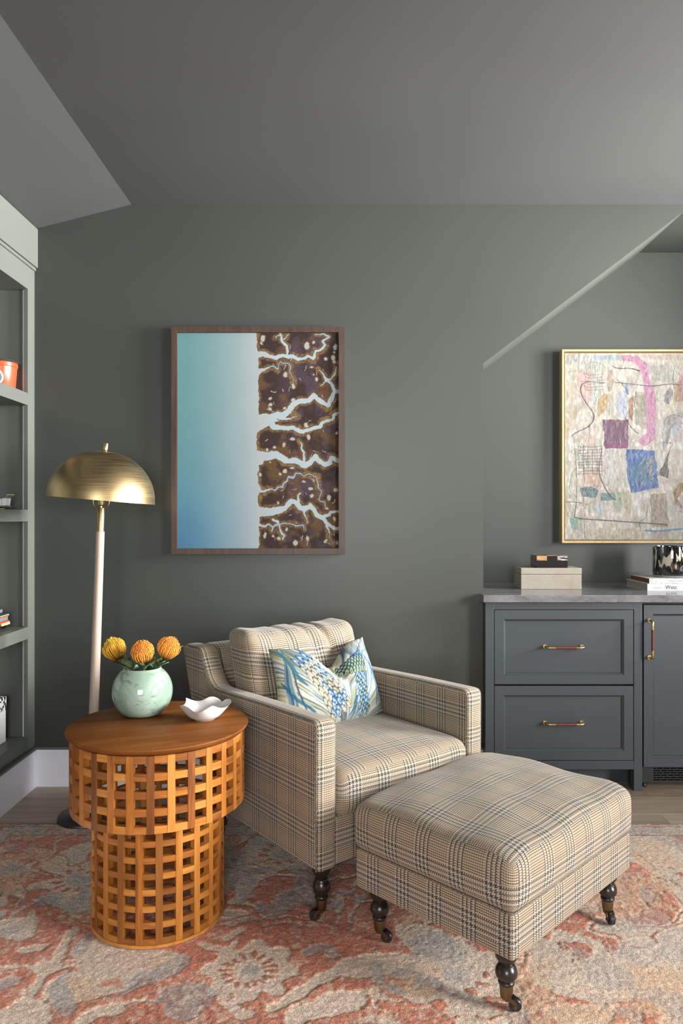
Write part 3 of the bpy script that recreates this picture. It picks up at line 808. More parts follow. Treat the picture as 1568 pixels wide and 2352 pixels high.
# ------------------------------------------------------------------ lattice drum table
TC = (-0.605, 2.342); TZ = 0.616
M_teak_v = m_wood('teak_stave', (0.17, 0.050, 0.009), (0.42, 0.148, 0.024), (0.60, 0.26, 0.055), 2, 1.0, 0.42)
M_teak_h = m_wood('teak_block', (0.17, 0.050, 0.009), (0.42, 0.148, 0.024), (0.60, 0.26, 0.055), 1, 1.0, 0.42)
M_teak_top = m_wood('teak_table_top', (0.100, 0.030, 0.006), (0.175, 0.058, 0.012), (0.26, 0.098, 0.024), 0, 0.55, 0.5, False, 0.10)
tb = empty('side_table', (TC[0], TC[1], RUGZ), label='round teak drum side table with open lattice sides', cat='table')
zt = TZ - RUGZ
V, F = lathe([(0.0, zt - 0.021), (0.262, zt - 0.021), (0.272, zt - 0.018), (0.2805, zt - 0.009), (0.2825, zt - 0.004), (0.2815, zt - 0.0012), (0.279, zt), (0.0, zt)], 96)
mk('table_top', V, F, M_teak_top, tb, smooth=math.radians(35)).rotation_euler = (0, 0, 0.35)
def arc_block(r0, r1, half, z0, z1, seg=4, bev=0.0012):
    V, F = [], []
    for k in range(seg + 1):
        a = -half + 2 * half * k / seg
        for r, z in ((r0, z0), (r1 - bev, z0), (r1, z0 + bev), (r1, z1 - bev), (r1 - bev, z1), (r0, z1)):
            V.append((r * math.cos(a), r * math.sin(a), z))
    for k in range(seg):
        for i in range(6):
            j = (i + 1) % 6; F.append((k * 6 + i, k * 6 + 6 + i, k * 6 + 6 + j, k * 6 + j)[::-1])
    F.append((0, 1, 2, 3, 4, 5)); F.append(tuple(seg * 6 + i for i in (5, 4, 3, 2, 1, 0)))
    return V, F
def drum(name, R, n, z0, z1, nrow, rail, sw, phase, th=0.021):
    dr = empty(name); dr.parent = tb
    half = sw / R / 2; gap = 2 * PI / n
    V, F = arc_block(R - th, R, half, 0, z1 - z0, 2); s0 = mk('stave', V, F, M_teak_v, dr); s0.location.z = z0
    gaph = (gap - 2 * half) / 2 - 0.0003
    V, F = arc_block(R - th + 0.001, R - 0.0009, gaph, 0, rail, 4); b0 = mk('lattice_block', V, F, M_teak_h, dr)
    pitch = (z1 - z0 - rail) / (nrow - 1); first = True
    for i in range(n):
        a = phase + i * gap
        if i == 0: s0.rotation_euler.z = a
        else: inst(s0, dr, (0, 0, z0), a)
        for k in range(nrow):
            zk = z0 + k * pitch + random.uniform(-0.0006, 0.0006) * (0 < k < nrow - 1)
            if first: b0.location.z = zk; b0.rotation_euler.z = a + gap / 2; first = False
            else: inst(b0, dr, (0, 0, zk), a + gap / 2)
    return dr
drum('upper_drum', 0.2695, 29, 0.372 - RUGZ, 0.5945 - RUGZ, 5, 0.0225, 0.0215, -PI / 2 - 0.052)
ld = drum('lower_drum', 0.2045, 22, 0.0095, 0.3715 - RUGZ, 8, 0.0185, 0.0205, -PI / 2 - 0.03)
V, F = lathe([(0.183, 0.0), (0.206, 0.0), (0.2075, 0.002), (0.2065, 0.008), (0.205, 0.0093), (0.183, 0.0093)], 72, closed=True); mk('base_ring', V, F, M_teak_h, tb, smooth=math.radians(35))

# ------------------------------------------------------------------ floor lamp
LX, LY = -1.093, 3.10
M_pale = m_wood('pale_ash_pole', (0.33, 0.25, 0.195), (0.41, 0.325, 0.265), (0.48, 0.395, 0.33), 2, 0.8, 0.45, False, 0.3)
lp = empty('floor_lamp', (LX, LY, 0), label='floor lamp with brass dome shade on a pale wooden pole', cat='lamp')
V, F = lathe([(0.0, 0.0), (0.128, 0.0), (0.130, 0.003), (0.130, 0.016), (0.126, 0.021), (0.030, 0.024), (0.022, 0.03), (0.0, 0.03)], 64); mk('base', V, F, M_dkmetal, lp, smooth=math.radians(40))
tl = math.radians(2.05)
def tilt(pts, ang, piv=(0, 0, 0)):
    P = np.array(pts, float) - piv; c, s = math.cos(ang), math.sin(ang)
    return np.stack([P[:, 0] * c + P[:, 2] * s, P[:, 1], -P[:, 0] * s + P[:, 2] * c], 1) + piv
V, F = lathe_caps([(0.0215, 0.026), (0.0205, 0.30), (0.0190, 0.75), (0.0175, 1.214)], 32); mk('pole', tilt(V, tl), F, M_pale, lp, smooth=math.radians(40))
V, F = lathe_caps([(0.0155, 1.213), (0.0155, 1.313), (0.0145, 1.315)], 28); mk('neck', tilt(V, tl), F, M_brass, lp, smooth=math.radians(40))
V, F = lathe_caps([(0.006, 1.314), (0.006, 1.322), (0.013, 1.326), (0.0145, 1.334), (0.016, 1.36), (0.016, 1.385), (0.010, 1.388)], 24); mk('socket', tilt(V, tl), F, M_brass2, lp, smooth=math.radians(40))
hp = smoothpath([(-0.004, 0, 1.316), (-0.022, 0, 1.319), (-0.032, 0, 1.330), (-0.034, 0, 1.36), (-0.030, 0, 1.44), (-0.012, 0, 1.535), (0, 0, 1.545), (0.012, 0, 1.535), (0.030, 0, 1.44), (0.034, 0, 1.36), (0.032, 0, 1.330), (0.022, 0, 1.319), (0.004, 0, 1.316)], 5)
V, F = tube(hp, 0.0028, 8); mk('harp', tilt(V, tl), F, M_brass2, lp, smooth=True)
ts = math.radians(4.8); R0 = 0.2195; piv = tilt([(0, 0, 1.346)], tl)[0]
prof = []
for k in range(25):
    a = PI / 2 * k / 24; prof.append((R0 * math.cos(a) ** 0.94 if k < 24 else 0.004, 0.208 * math.sin(a)))
inner = [(max(r - 0.0018, 0.003), z - 0.0018 * (k / 24)) for k, (r, z) in enumerate(prof)]
V, F = lathe(prof + inner[::-1], 96, closed=True)
sh = mk('shade', tilt(np.array(V) + piv, ts, piv), F, M_brass, lp, smooth=math.radians(50))
V, F = lathe_caps([(0.004, 0.205), (0.0055, 0.212), (0.0095, 0.214), (0.0098, 0.240), (0.0088, 0.2425)], 24)
mk('finial', tilt(np.array(V) + piv, ts, piv), F, M_brass2, lp, smooth=math.radians(40))

# ------------------------------------------------------------------ vase, flowers, bowl
def m_vase():
    N = NT('jade_swirled_glass'); P = N.coord('Object')
    a = N.noise(N.mapping(P, (1, 1, 1), rot=(0.4, 0.5, 0)), 9, 4, 0.55, 1.2)
    c = N.ramp(a, [(0.3, (0.20, 0.30, 0.225)), (0.5, (0.26, 0.36, 0.285)), (0.72, (0.36, 0.45, 0.38))])
    b = N.noise(N.mapping(P, (30, 30, 70), rot=(0.0, 0.65, 0.2)), 1.0, 3, 0.5, 0.5)
    spots = N.maprange(b, 0.58, 0.70, 0, 0.8)
    big = N.maprange(N.noise(P, 13, 2), 0.44, 0.58, 0, 1)
    c = N.mix(N.math('MULTIPLY', spots, big), c, (0.10, 0.15, 0.14))
    return N.set(color=c, rough=0.04, spec=0.6, coat=0.6, coat_rough=0.02)
VX, VY = -0.687, 2.446
pr = [(0.0, 0.0), (0.046, 0.0), (0.052, 0.003)]
ca, rr = 0.077, 0.0985
for k in range(25):
    t = -0.90 + (0.905 + 0.90) * k / 24
    pr.append((rr * math.cos(t * 1.0) ** 0.95, ca + 0.0905 * math.sin(t) / 0.97))
rim_r, rim_z = pr[-1]
pr += [(rim_r - 0.001, rim_z + 0.004), (rim_r - 0.004, rim_z + 0.0055), (rim_r - 0.007, rim_z + 0.003)]
for k in range(24, 3, -2):
    r, z = pr[3 + k]; pr.append((r - 0.008 if r > 0.02 else r, z - 0.001))
pr.append((0.0, 0.012))
V, F = lathe(pr, 72)
vs = mk('vase', V, F, m_vase(), None, smooth=math.radians(60)); vs.location = (VX, VY, TZ)
tag(vs, 'round jade green marbled glass vase on the teak table', 'vase')
M_style = None
def m_style(name, base, tip):
    N = NT(name); a = N.n('ShaderNodeAttribute', attribute_name='paint')
    return N.set(color=a.outputs['Color'], rough=0.5, spec=0.3)
M_styleY = m_style('protea_styles', None, None)
M_stem = m_plain('green_stem', (0.115, 0.150, 0.045), 0.55, var=0.3, vscale=60)
M_leaf = m_plain('waxy_green_leaf', (0.105, 0.160, 0.072), 0.42, var=0.35, vscale=45)
def flower(top, heading, label, yellow, seed, lean):
    """pincushion protea: stem out of the vase, tapering base, dome of curved styles, leathery leaves"""
    rg = np.random.default_rng(seed)
    f = empty('pincushion_flower', (VX, VY, TZ + 0.05), label=label, cat='flower', group='pincushion flowers in the jade vase')
    o = wloc(f); top = np.array(top); h = np.array(heading, float); h /= np.linalg.norm(h)
    basep = top - h * 0.042
    p0 = np.array([VX + lean * 0.3, VY, TZ + 0.045]); p1 = np.array([VX + (basep[0] - VX) * 0.45, VY + (basep[1] - VY) * 0.4, TZ + 0.14])
    path = smoothpath([p0, p1, basep - h * 0.02, basep + h * 0.006], 6) - o
    V, F = tube(path, [0.0045] * (len(path) - 1) + [0.006], 8); mk('stem', V, F, M_stem, f, smooth=True)
    q = Vector((0, 0, 1)).rotation_difference(Vector(h)).to_matrix(); q = np.array(q)
    # receptacle
    V, F = lathe([(0.0, -0.006), (0.006, -0.005), (0.0100, 0.002), (0.0140, 0.014), (0.015, 0.022), (0.009, 0.034), (0.0, 0.038)], 20)
    mk('flower_base', np.array(V) @ q.T + basep - o, F, M_stem if yellow else M_stem, f, smooth=True)
    Vs, Fs, Cs = [], [], []
    cb, cm, ct = (np.array(hx(c)) for c in (('#8a4a2a', '#e0aa30', '#f0c850') if yellow else ('#b8642a', '#efaa48', '#ee8a3c')))
    nst = 118; ga = PI * (3 - math.sqrt(5))
    for i in range(nst):
        t = (i + 0.5) / nst; p = math.sqrt(t); az = i * ga
        d = np.array([math.cos(az), math.sin(az), 0]); jit = 1 + rg.uniform(-0.05, 0.05)
        B0 = np.array([0.004 + 0.007 * p, 0.014 * (1 - p)]); B1 = np.array([0.036 * p, 0.020 + 0.012 * (1 - p) - 0.006 * p]); B2 = np.array([0.049 * p, 0.040 + 0.014 * (1 - p)]) * jit; B3 = np.array([0.031 * p, 0.078 - 0.022 * p * p]) * jit
        pts = []
        for s in (0, 0.25, 0.5, 0.75, 0.9, 1.0):
            q_ = (1 - s) ** 3 * B0 + 3 * s * (1 - s) ** 2 * B1 + 3 * s * s * (1 - s) * B2 + s ** 3 * B3
            pts.append(d * q_[0] + np.array([0, 0, q_[1]]))
        v, fc = tube(pts, [0.0010, 0.0010, 0.0011, 0.0011, 0.0010, 0.0015], 5); n0 = len(Vs)
        Vs += v; Fs += [tuple(a + n0 for a in q4) for q4 in fc]
        for s in (0, 0.25, 0.5, 0.75, 0.9, 1.0):
            c = cb * (1 - min(s * 2.5, 1)) + cm * min(s * 2.5, 1); c = c * (1 - max(0, (s - 0.8) * 4)) + ct * max(0, (s - 0.8) * 4) if s > 0.8 else c
            Cs += [np.clip(c, 0, 1) * rg.uniform(0.85, 1.1)] * 5
    mk('styles', np.array(Vs) @ q.T + basep - o, Fs, M_styleY, f, smooth=True, col=np.array(Cs))
    # leaves hugging the stem
    for k in range(9):
        az = rg.uniform(0, 2 * PI); s0 = rg.uniform(0.36, 0.46) if k < 5 else rg.uniform(0.50, 0.86); b = path[int(s0 * (len(path) - 1))]
        dirn = np.array([math.cos(az), math.sin(az) * 0.8, 0]); up = h * 0.9 + np.array([0, 0, 0.3]); L = rg.uniform(0.044, 0.068); wd = rg.uniform(0.010, 0.0165)
        V, F = [], []
        for i in range(7):
            t = i / 6; cpt = b + (dirn * ((0.55 if k < 5 else 0.35) * t + 0.45 * t * t) + up * (0.85 * t - 0.25 * t * t)) * L
            sdv = np.cross(dirn, up); sdv /= np.linalg.norm(sdv); w = wd * math.sin(min(t * 0.9 + 0.10, 1) * PI) ** 0.7 + 0.001
            lift = np.array([0, 0, 0.003]) + dirn * -0.002
            V += [cpt - sdv * w + lift, cpt, cpt + sdv * w + lift]
        nv = len(V); V += [p - np.cross(sdv, up) * 0.0009 for p in V]
        for i in range(6):
            for j in (0, 1):
                a = i * 3 + j; F.append((a, a + 1, a + 4, a + 3)); F.append((a + 3 + nv, a + 4 + nv, a + 1 + nv, a + nv))
        rimi = [i * 3 for i in range(7)] + [20, 19] + [i * 3 + 2 for i in range(5, -1, -1)] + [1]
        rimi = [0, 3, 6, 9, 12, 15, 18, 19, 20, 17, 14, 11, 8, 5, 2, 1]
        for i in range(len(rimi)):
            a, c = rimi[i], rimi[(i + 1) % len(rimi)]; F.append((a, c, c + nv, a + nv))
        mk('leaf', V, F, M_leaf, f, smooth=True)
def at(px, py, y): return np.array([(px - CX) / FPX * y, y, HC - (py - CY) / FPX * y])
flower(at(262, 1488, 2.45), (-0.38, -0.15, 0.9), 'yellow pincushion flower leaning left, nearest the lamp pole', True, 1, -0.05)
flower(at(327, 1495, 2.40), (0.02, -0.55, 0.82), 'orange pincushion flower in the middle of the vase, facing the viewer', False, 2, 0.0)
flower(at(388, 1486, 2.46), (0.40, -0.22, 0.9), 'orange-yellow pincushion flower leaning right toward the armchair', False, 3, 0.05)
# ruffled white bowl
def ruffled_bowl():
    n, m = 96, 14; Vo, Vi = [], []
    for i in range(m):
        t = i / (m - 1)
        for k in range(n):
            a = 2 * PI * k / n
            ruff = t ** 2.2; r = 0.036 + 0.038 * t ** 0.75 + ruff * (0.0075 * math.cos(5 * a + 0.6) + 0.005 * math.cos(3 * a))
            z = 0.006 + 0.045 * t ** 1.35 + ruff * 0.0075 * math.cos(5 * a - 0.9) + 0.003 * ruff * math.cos(2 * a)
            r2 = r - 0.0045 * (0.5 + 0.5 * (1 - t)); z2 = z + 0.0045 * (1 - t) ** 0.5
            if i == m - 1: r2 = r - 0.003
            w = 1 + 0.0012 * math.sin(9 * a) * math.sin(8 * t)
            Vo.append((r * w * 1.02 * math.cos(a), r * w * math.sin(a), z)); Vi.append((r2 * 1.02 * math.cos(a), r2 * math.sin(a), z2))
    V = Vo + Vi; F = []
    for i in range(m - 1):
        for k in range(n):
            k2 = (k + 1) % n; F.append((i * n + k, i * n + k2, (i + 1) * n + k2, (i + 1) * n + k)); F.append(tuple(m * n + q for q in ((i + 1) * n + k, (i + 1) * n + k2, i * n + k2, i * n + k)))
    for k in range(n):
        k2 = (k + 1) % n; a = (m - 1) * n; F.append((a + k, a + k2, m * n + a + k2, m * n + a + k))
    F.append(tuple(m * n + k for k in range(n)))
    f0 = len(V)
    for r, z in ((0.032, 0.0), (0.032, 0.0)):
        V += [(r * 1.02 * math.cos(2 * PI * k / n), r * math.sin(2 * PI * k / n), z) for k in range(n)]; break
    for k in range(n):
        k2 = (k + 1) % n; F.append((f0 + k, f0 + k2, k2, k))
    F.append(tuple(f0 + k for k in reversed(range(n))))
    return V, F
V, F = ruffled_bowl()
bw = mk('bowl', V, F, m_plain('white_bisque_ceramic', (0.58, 0.56, 0.545), 0.55, var=0.04, vscale=60, bump=0.15), None, smooth=math.radians(70))
bw.location = (-0.469, 2.385, TZ); tag(bw, 'small white ceramic bowl with ruffled rim on the teak table', 'bowl')

# ------------------------------------------------------------------ framed coastal print on the main wall
def grid_sheet(nx, nz, x0, x1, z0, z1, y, back):
    X, Z = np.meshgrid(np.linspace(x0, x1, nx), np.linspace(z0, z1, nz), indexing='ij')
    V = np.stack([X, np.full_like(X, y), Z], -1).reshape(-1, 3)
    idx = np.arange(nx * nz).reshape(nx, nz)
    F = np.stack([idx[:-1, :-1].ravel(), idx[1:, :-1].ravel(), idx[1:, 1:].ravel(), idx[:-1, 1:].ravel()], 1)
    return X, Z, V, F
def rivers_art(PX, PY):
    A = lambda L: [(580 + x / 7.467, 755 + y / 7.467, w / 7.467) for x, y, w in L]
    B = lambda L: [(580 + x / 7.467, 1000 + y / 7.467, w / 7.467) for x, y, w in L]
    wx = PX + 4.6 * (fbm(PX / 7, PY / 7, 3, 3) - 0.5); wy = PY + 4.6 * (fbm(PX / 7, PY / 7, 9, 3) - 0.5)
    D = np.full(PX.shape, 1e3)
    main = [A([(40, 440, 70), (180, 425, 46), (280, 460, 38), (400, 490, 33), (500, 440, 30), (600, 470, 30), (680, 460, 28), (780, 520, 28), (880, 490, 26), (950, 450, 22), (1040, 510, 24), (1070, 380, 22), (1160, 360, 22), (1240, 270, 20), (1200, 200, 18), (1310, 130, 18), (1220, 80, 12), (1080, 85, 6)]),
            A([(465, 40, 16), (500, 200, 16), (580, 290, 18), (590, 440, 20)]), A([(465, 85, 10), (390, 130, 5)]), A([(500, 170, 10), (570, 140, 7), (615, 80, 6)]),
            A([(40, 740, 62), (180, 690, 22), (270, 652, 10), (360, 635, 9), (425, 682, 10), (430, 600, 8), (470, 560, 8), (520, 590, 8), (600, 570, 8), (650, 640, 8), (640, 720, 8), (660, 800, 6), (695, 830, 5), (690, 940, 5)]),
            A([(60, 1580, 90), (200, 1520, 78), (300, 1520, 60), (420, 1480, 60), (520, 1480, 55), (600, 1420, 50), (680, 1310, 48), (800, 1230, 45), (950, 1230, 40), (1040, 1140, 42), (1140, 1220, 40), (1290, 1310, 38), (1370, 1150, 34), (1400, 1060, 32), (1340, 920, 26), (1260, 860, 24), (1340, 850, 14), (1410, 780, 14), (1430, 650, 12)]),
            A([(1250, 850, 18), (1210, 760, 10), (1130, 700, 6)]), A([(1240, 880, 14), (1210, 950, 7), (1150, 965, 4)]), A([(1400, 1070, 34), (1490, 1050, 36)]),
            A([(60, 1680, 90), (180, 1640, 60), (300, 1570, 60), (345, 1680, 48), (450, 1690, 40), (600, 1710, 36), (680, 1690, 34), (850, 1770, 36), (1020, 1700, 32), (1150, 1680, 28), (1190, 1600, 26), (1370, 1550, 26), (1380, 1480, 24), (1490, 1420, 22)]),
            A([(340, 1560, 40), (440, 1575, 8)]), A([(460, 1530, 30), (580, 1540, 22), (660, 1525, 8), (780, 1490, 4)]),
            B([(40, 340, 90), (250, 355, 72), (390, 320, 62), (520, 400, 55), (600, 440, 48), (740, 430, 50), (890, 520, 50), (1000, 440, 48), (1070, 370, 50), (1130, 430, 42), (1240, 500, 42), (1320, 470, 40), (1350, 380, 40), (1490, 445, 36)]),
            B([(40, 460, 60), (130, 450, 50), (200, 400, 20)]),
            B([(870, 440, 25), (880, 290, 18), (835, 220, 14), (830, 140, 8), (790, 95, 4)]),
            B([(60, 940, 40), (200, 960, 16), (300, 915, 14), (380, 945, 14), (430, 890, 14), (500, 890, 14), (530, 820, 14), (590, 770, 12), (610, 710, 12), (700, 720, 12), (730, 660, 12), (810, 650, 10), (870, 695, 10), (960, 655, 8), (1030, 695, 8), (1085, 710, 9), (1120, 830, 9), (1120, 900, 8), (1175, 960, 8), (1130, 1090, 7), (1160, 1130, 7), (1230, 1150, 9), (1250, 1240, 7)]),
            B([(40, 1320, 90), (300, 1310, 70), (420, 1285, 62), (550, 1250, 45), (660, 1130, 45), (740, 1150, 45), (810, 1240, 48), (900, 1260, 46), (980, 1210, 42), (1050, 1280, 42), (1100, 1370, 40), (1200, 1420, 40), (1270, 1510, 34), (1400, 1600, 30), (1490, 1610, 26)]),
            B([(1210, 1400, 30), (1310, 1370, 26), (1350, 1310, 22), (1490, 1305, 20)]), B([(780, 1130, 22), (770, 1030, 14), (810, 990, 14)]),
            B([(890, 1280, 20), (885, 1350, 16), (920, 1440, 6), (940, 1500, 5)]), B([(1260, 1520, 24), (1280, 1600, 18), (1320, 1680, 9), (1300, 1760, 5), (1370, 1860, 4)]),
            B([(80, 1540, 22), (200, 1560, 16), (270, 1530, 14), (340, 1580, 16), (420, 1530, 16), (540, 1510, 10), (620, 1520, 8), (740, 1555, 10), (860, 1545, 6), (885, 1630, 5)]),
            B([(330, 1440, 14), (430, 1490, 18), (450, 1570, 14), (460, 1640, 14), (530, 1720, 16), (510, 1790, 10)]), B([(340, 1580, 14), (325, 1640, 10)])]
    small = np.full(PX.shape, 1e3)
    for k, L in enumerate(main):
        (polyline_d(wx, wy, L, D, 12))
        if max(w for _, _, w in L[len(L) // 2:]) < 13 / 7.467 and len(L) > 4: polyline_d(wx, wy, L[2:], small, 12)
    coast = [(755, 62), (800, 68), (830, 95), (840, 95), (856, 92), (868, 95), (955, 95), (960, 110), (985, 75), (1000, 66), (1034, 62), (1060, 105), (1075, 98), (1090, 82), (1115, 100), (1122, 130), (1136, 100), (1150, 80), (1160, 90), (1172, 120), (1192, 116), (1210, 104), (1270, 96)]
    cx = np.interp(PY, [c[0] for c in coast], [580 + c[1] / 7.467 for c in coast]) + 1.8 * (fbm(PY / 5, PY * 0 + 2, 5, 3) - 0.5)
    D = np.minimum(D, wx - cx)
    pond = np.full(PX.shape, 1e3)
    for src, off in (([(165, 155, 35, 50), (140, 232, 22, 22), (925, 275, 45, 60), (1040, 225, 25, 25), (1415, 300, 30, 45), (1400, 390, 15, 15), (1250, 505, 28, 28), (1380, 490, 32, 50), (1395, 560, 25, 22), (555, 780, 30, 40), (690, 980, 25, 42), (1095, 855, 20, 32), (1045, 775, 12, 14), (1015, 650, 30, 16), (690, 1220, 32, 32), (295, 1190, 24, 26), (300, 1300, 34, 26), (290, 1370, 28, 26), (545, 1360, 22, 22), (910, 1645, 35, 38), (1440, 1780, 25, 24), (675, 1890, 45, 24), (960, 1860, 30, 45)], 755),
                     ([(240, 245, 25, 25), (365, 205, 28, 22), (535, 160, 22, 36), (290, 460, 18, 18), (125, 670, 26, 28), (545, 610, 35, 36), (465, 655, 20, 24), (670, 560, 35, 20), (875, 790, 32, 18), (990, 910, 40, 30), (1010, 1030, 36, 32), (1300, 1070, 34, 48), (1420, 935, 38, 36), (430, 1170, 16, 24), (1275, 1255, 30, 16), (730, 1855, 35, 48), (940, 1770, 26, 42), (1250, 1820, 27, 27), (575, 1615, 20, 28), (350, 1730, 18, 20), (440, 1770, 28, 28), (205, 1720, 24, 48), (1405, 1435, 18, 36), (1445, 1850, 20, 34)], 1000)):
        for x, y, a, b in src:
            q = np.hypot((wx - 580 - x / 7.467) / a, (wy - off - y / 7.467) / b) * 7.467
            pond = np.minimum(pond, (q - 1) * min(a, b) / 7.467)
    # sea
    t = np.clip((PX - 407) / (597 - 407), 0, 1); b = sst(900, 1259, PY)
    sea = np.array(hx('#6f9da2')) * (1 - b)[..., None] + np.array(hx('#5b93ac')) * b[..., None]
    e = np.clip(0.98 * t ** 1.7, 0, 1); C = sea * (1 - e)[..., None] + np.array(hx('#b4bcbe')) * e[..., None]
    C = mixc(C, hx('#4f7ba2'), sst(1130, 1250, PY) * sst(0.55, 0.0, t) * 0.55)
    C = C * (1 + 0.06 * (fbm(PX / 40, PY / 40, 21, 3) - 0.5))[..., None]
    C = mixc(C, hx('#b6c6cc'), sst(597, 640, PX) * 0.7); C = mixc(C, hx('#8aa3bd'), sst(1.5, -0.6, small) * 0.7)
    # land
    Dd = np.minimum(D, pond + 1.2)
    n = fbm(PX / 26, PY / 26, 11, 5); nf = fbm(PX / 3.0, PY / 3.0, 31, 3)
    land = np.ones(PX.shape + (3,)) * np.array(hx('#3f312e'))
    land = mixc(land, hx('#50424d'), sst(0.42, 0.62, fbm(PX / 34 + 9, PY / 34, 51, 4)) * sst(610, 690, PX))
    land = mixc(land, hx('#6b5138'), sst(0.50, 0.72, n) * 0.8)
    gold = np.clip(sst(8.0, 1.0, D + 16 * (n - 0.5)), 0, 1); gold = np.maximum(gold, sst(3.0, 0.5, pond) * 0.5)
    gc = np.array(hx('#8d6e45')) * (0.35 + 1.0 * nf)[..., None]; land = land * (1 - gold * 0.9)[..., None] + gc * (gold * 0.9)[..., None]
    land = land * (0.72 + 0.56 * nf)[..., None]
    land = mixc(land, hx('#2c211d'), sst(1.5, 0.3, np.abs(Dd - 0.4)) * 0.65)
    rg = np.random.default_rng(77); fl = np.full(PX.shape, 1e3)
    for k in range(46):
        x, y = rg.uniform(612, 775), rg.uniform(768, 1250); pts = [(x, y, 0.45)]; ang = rg.uniform(0.6, 2.4)
        for s in range(rg.integers(2, 5)):
            ang += rg.uniform(-0.7, 0.7); x += math.cos(ang) * rg.uniform(1.5, 4); y += math.sin(ang) * rg.uniform(1.5, 4); pts.append((x, y, rg.uniform(0.1, 0.5)))
        polyline_d(wx, wy, pts, fl, 4)
    land = mixc(land, hx('#d8c9bf'), sst(0.5, -0.2, fl) * 0.8)
    lm = sst(-0.4, 0.5, D)
    C = C * (1 - lm)[..., None] + land * lm[..., None]
    C = mixc(C, hx('#b4b6ae'), sst(0.5, -0.4, pond) * (lm > 0.3))
    return C * 0.58
M_frame = m_wood('walnut_frame', (0.030, 0.018, 0.013), (0.052, 0.032, 0.024), (0.080, 0.050, 0.038), 2, 1.0, 0.42, False, 0.35)
def frame_parts(root, x0, x1, z0, z1, yf, yb, w, mat):
    o = wloc(root)
    for nm, P in (('frame_side', [(x0, z0), (x0 + w, z0 + w), (x0 + w, z1 - w), (x0, z1)]), ('frame_side', [(x1, z1), (x1 - w, z1 - w), (x1 - w, z0 + w), (x1, z0)]),
                  ('frame_rail', [(x1, z0), (x1 - w, z0 + w), (x0 + w, z0 + w), (x0, z0)]), ('frame_rail', [(x0, z1), (x0 + w, z1 - w), (x1 - w, z1 - w), (x1, z1)])):
        V, F = prism(P[::-1], yf, yb); mk(nm, V, F, mat, root, world=True)
x0, x1, z0, z1 = (393 - CX) / 489, (791 - CX) / 489, HC - (1273 - CY) / 489, HC + (CY - 750) / 489
a1 = empty('coastal_print', ((x0 + x1) / 2, YW - 0.02, z0), label='walnut-framed coastal aerial print of branching rivers beside the pale blue sea', cat='picture')
frame_parts(a1, x0, x1, z0, z1, 3.4415, YW - 0.001, 0.0272, M_frame)
ax0, ax1, az0, az1 = x0 + 0.0274, x1 - 0.0274, z0 + 0.0274, z1 - 0.0274
X, Z, V, F = grid_sheet(372, 500, ax0, ax1, az0, az1, 3.4545, None)
PXg = 406 + (X - ax0) / (ax1 - ax0) * (777.5 - 406); PYg = 1260 - (Z - az0) / (az1 - az0) * (1260 - 763)
mk('print', V, F, m_vcol('coastal_print_paper', 0.75, 0.15), a1, col=rivers_art(PXg, PYg).reshape(-1, 3), world=True)
box('backing_board', ax0 - 0.003, ax1 + 0.003, 3.4555, YW - 0.002, az0 - 0.003, az1 + 0.003, M_black, a1)

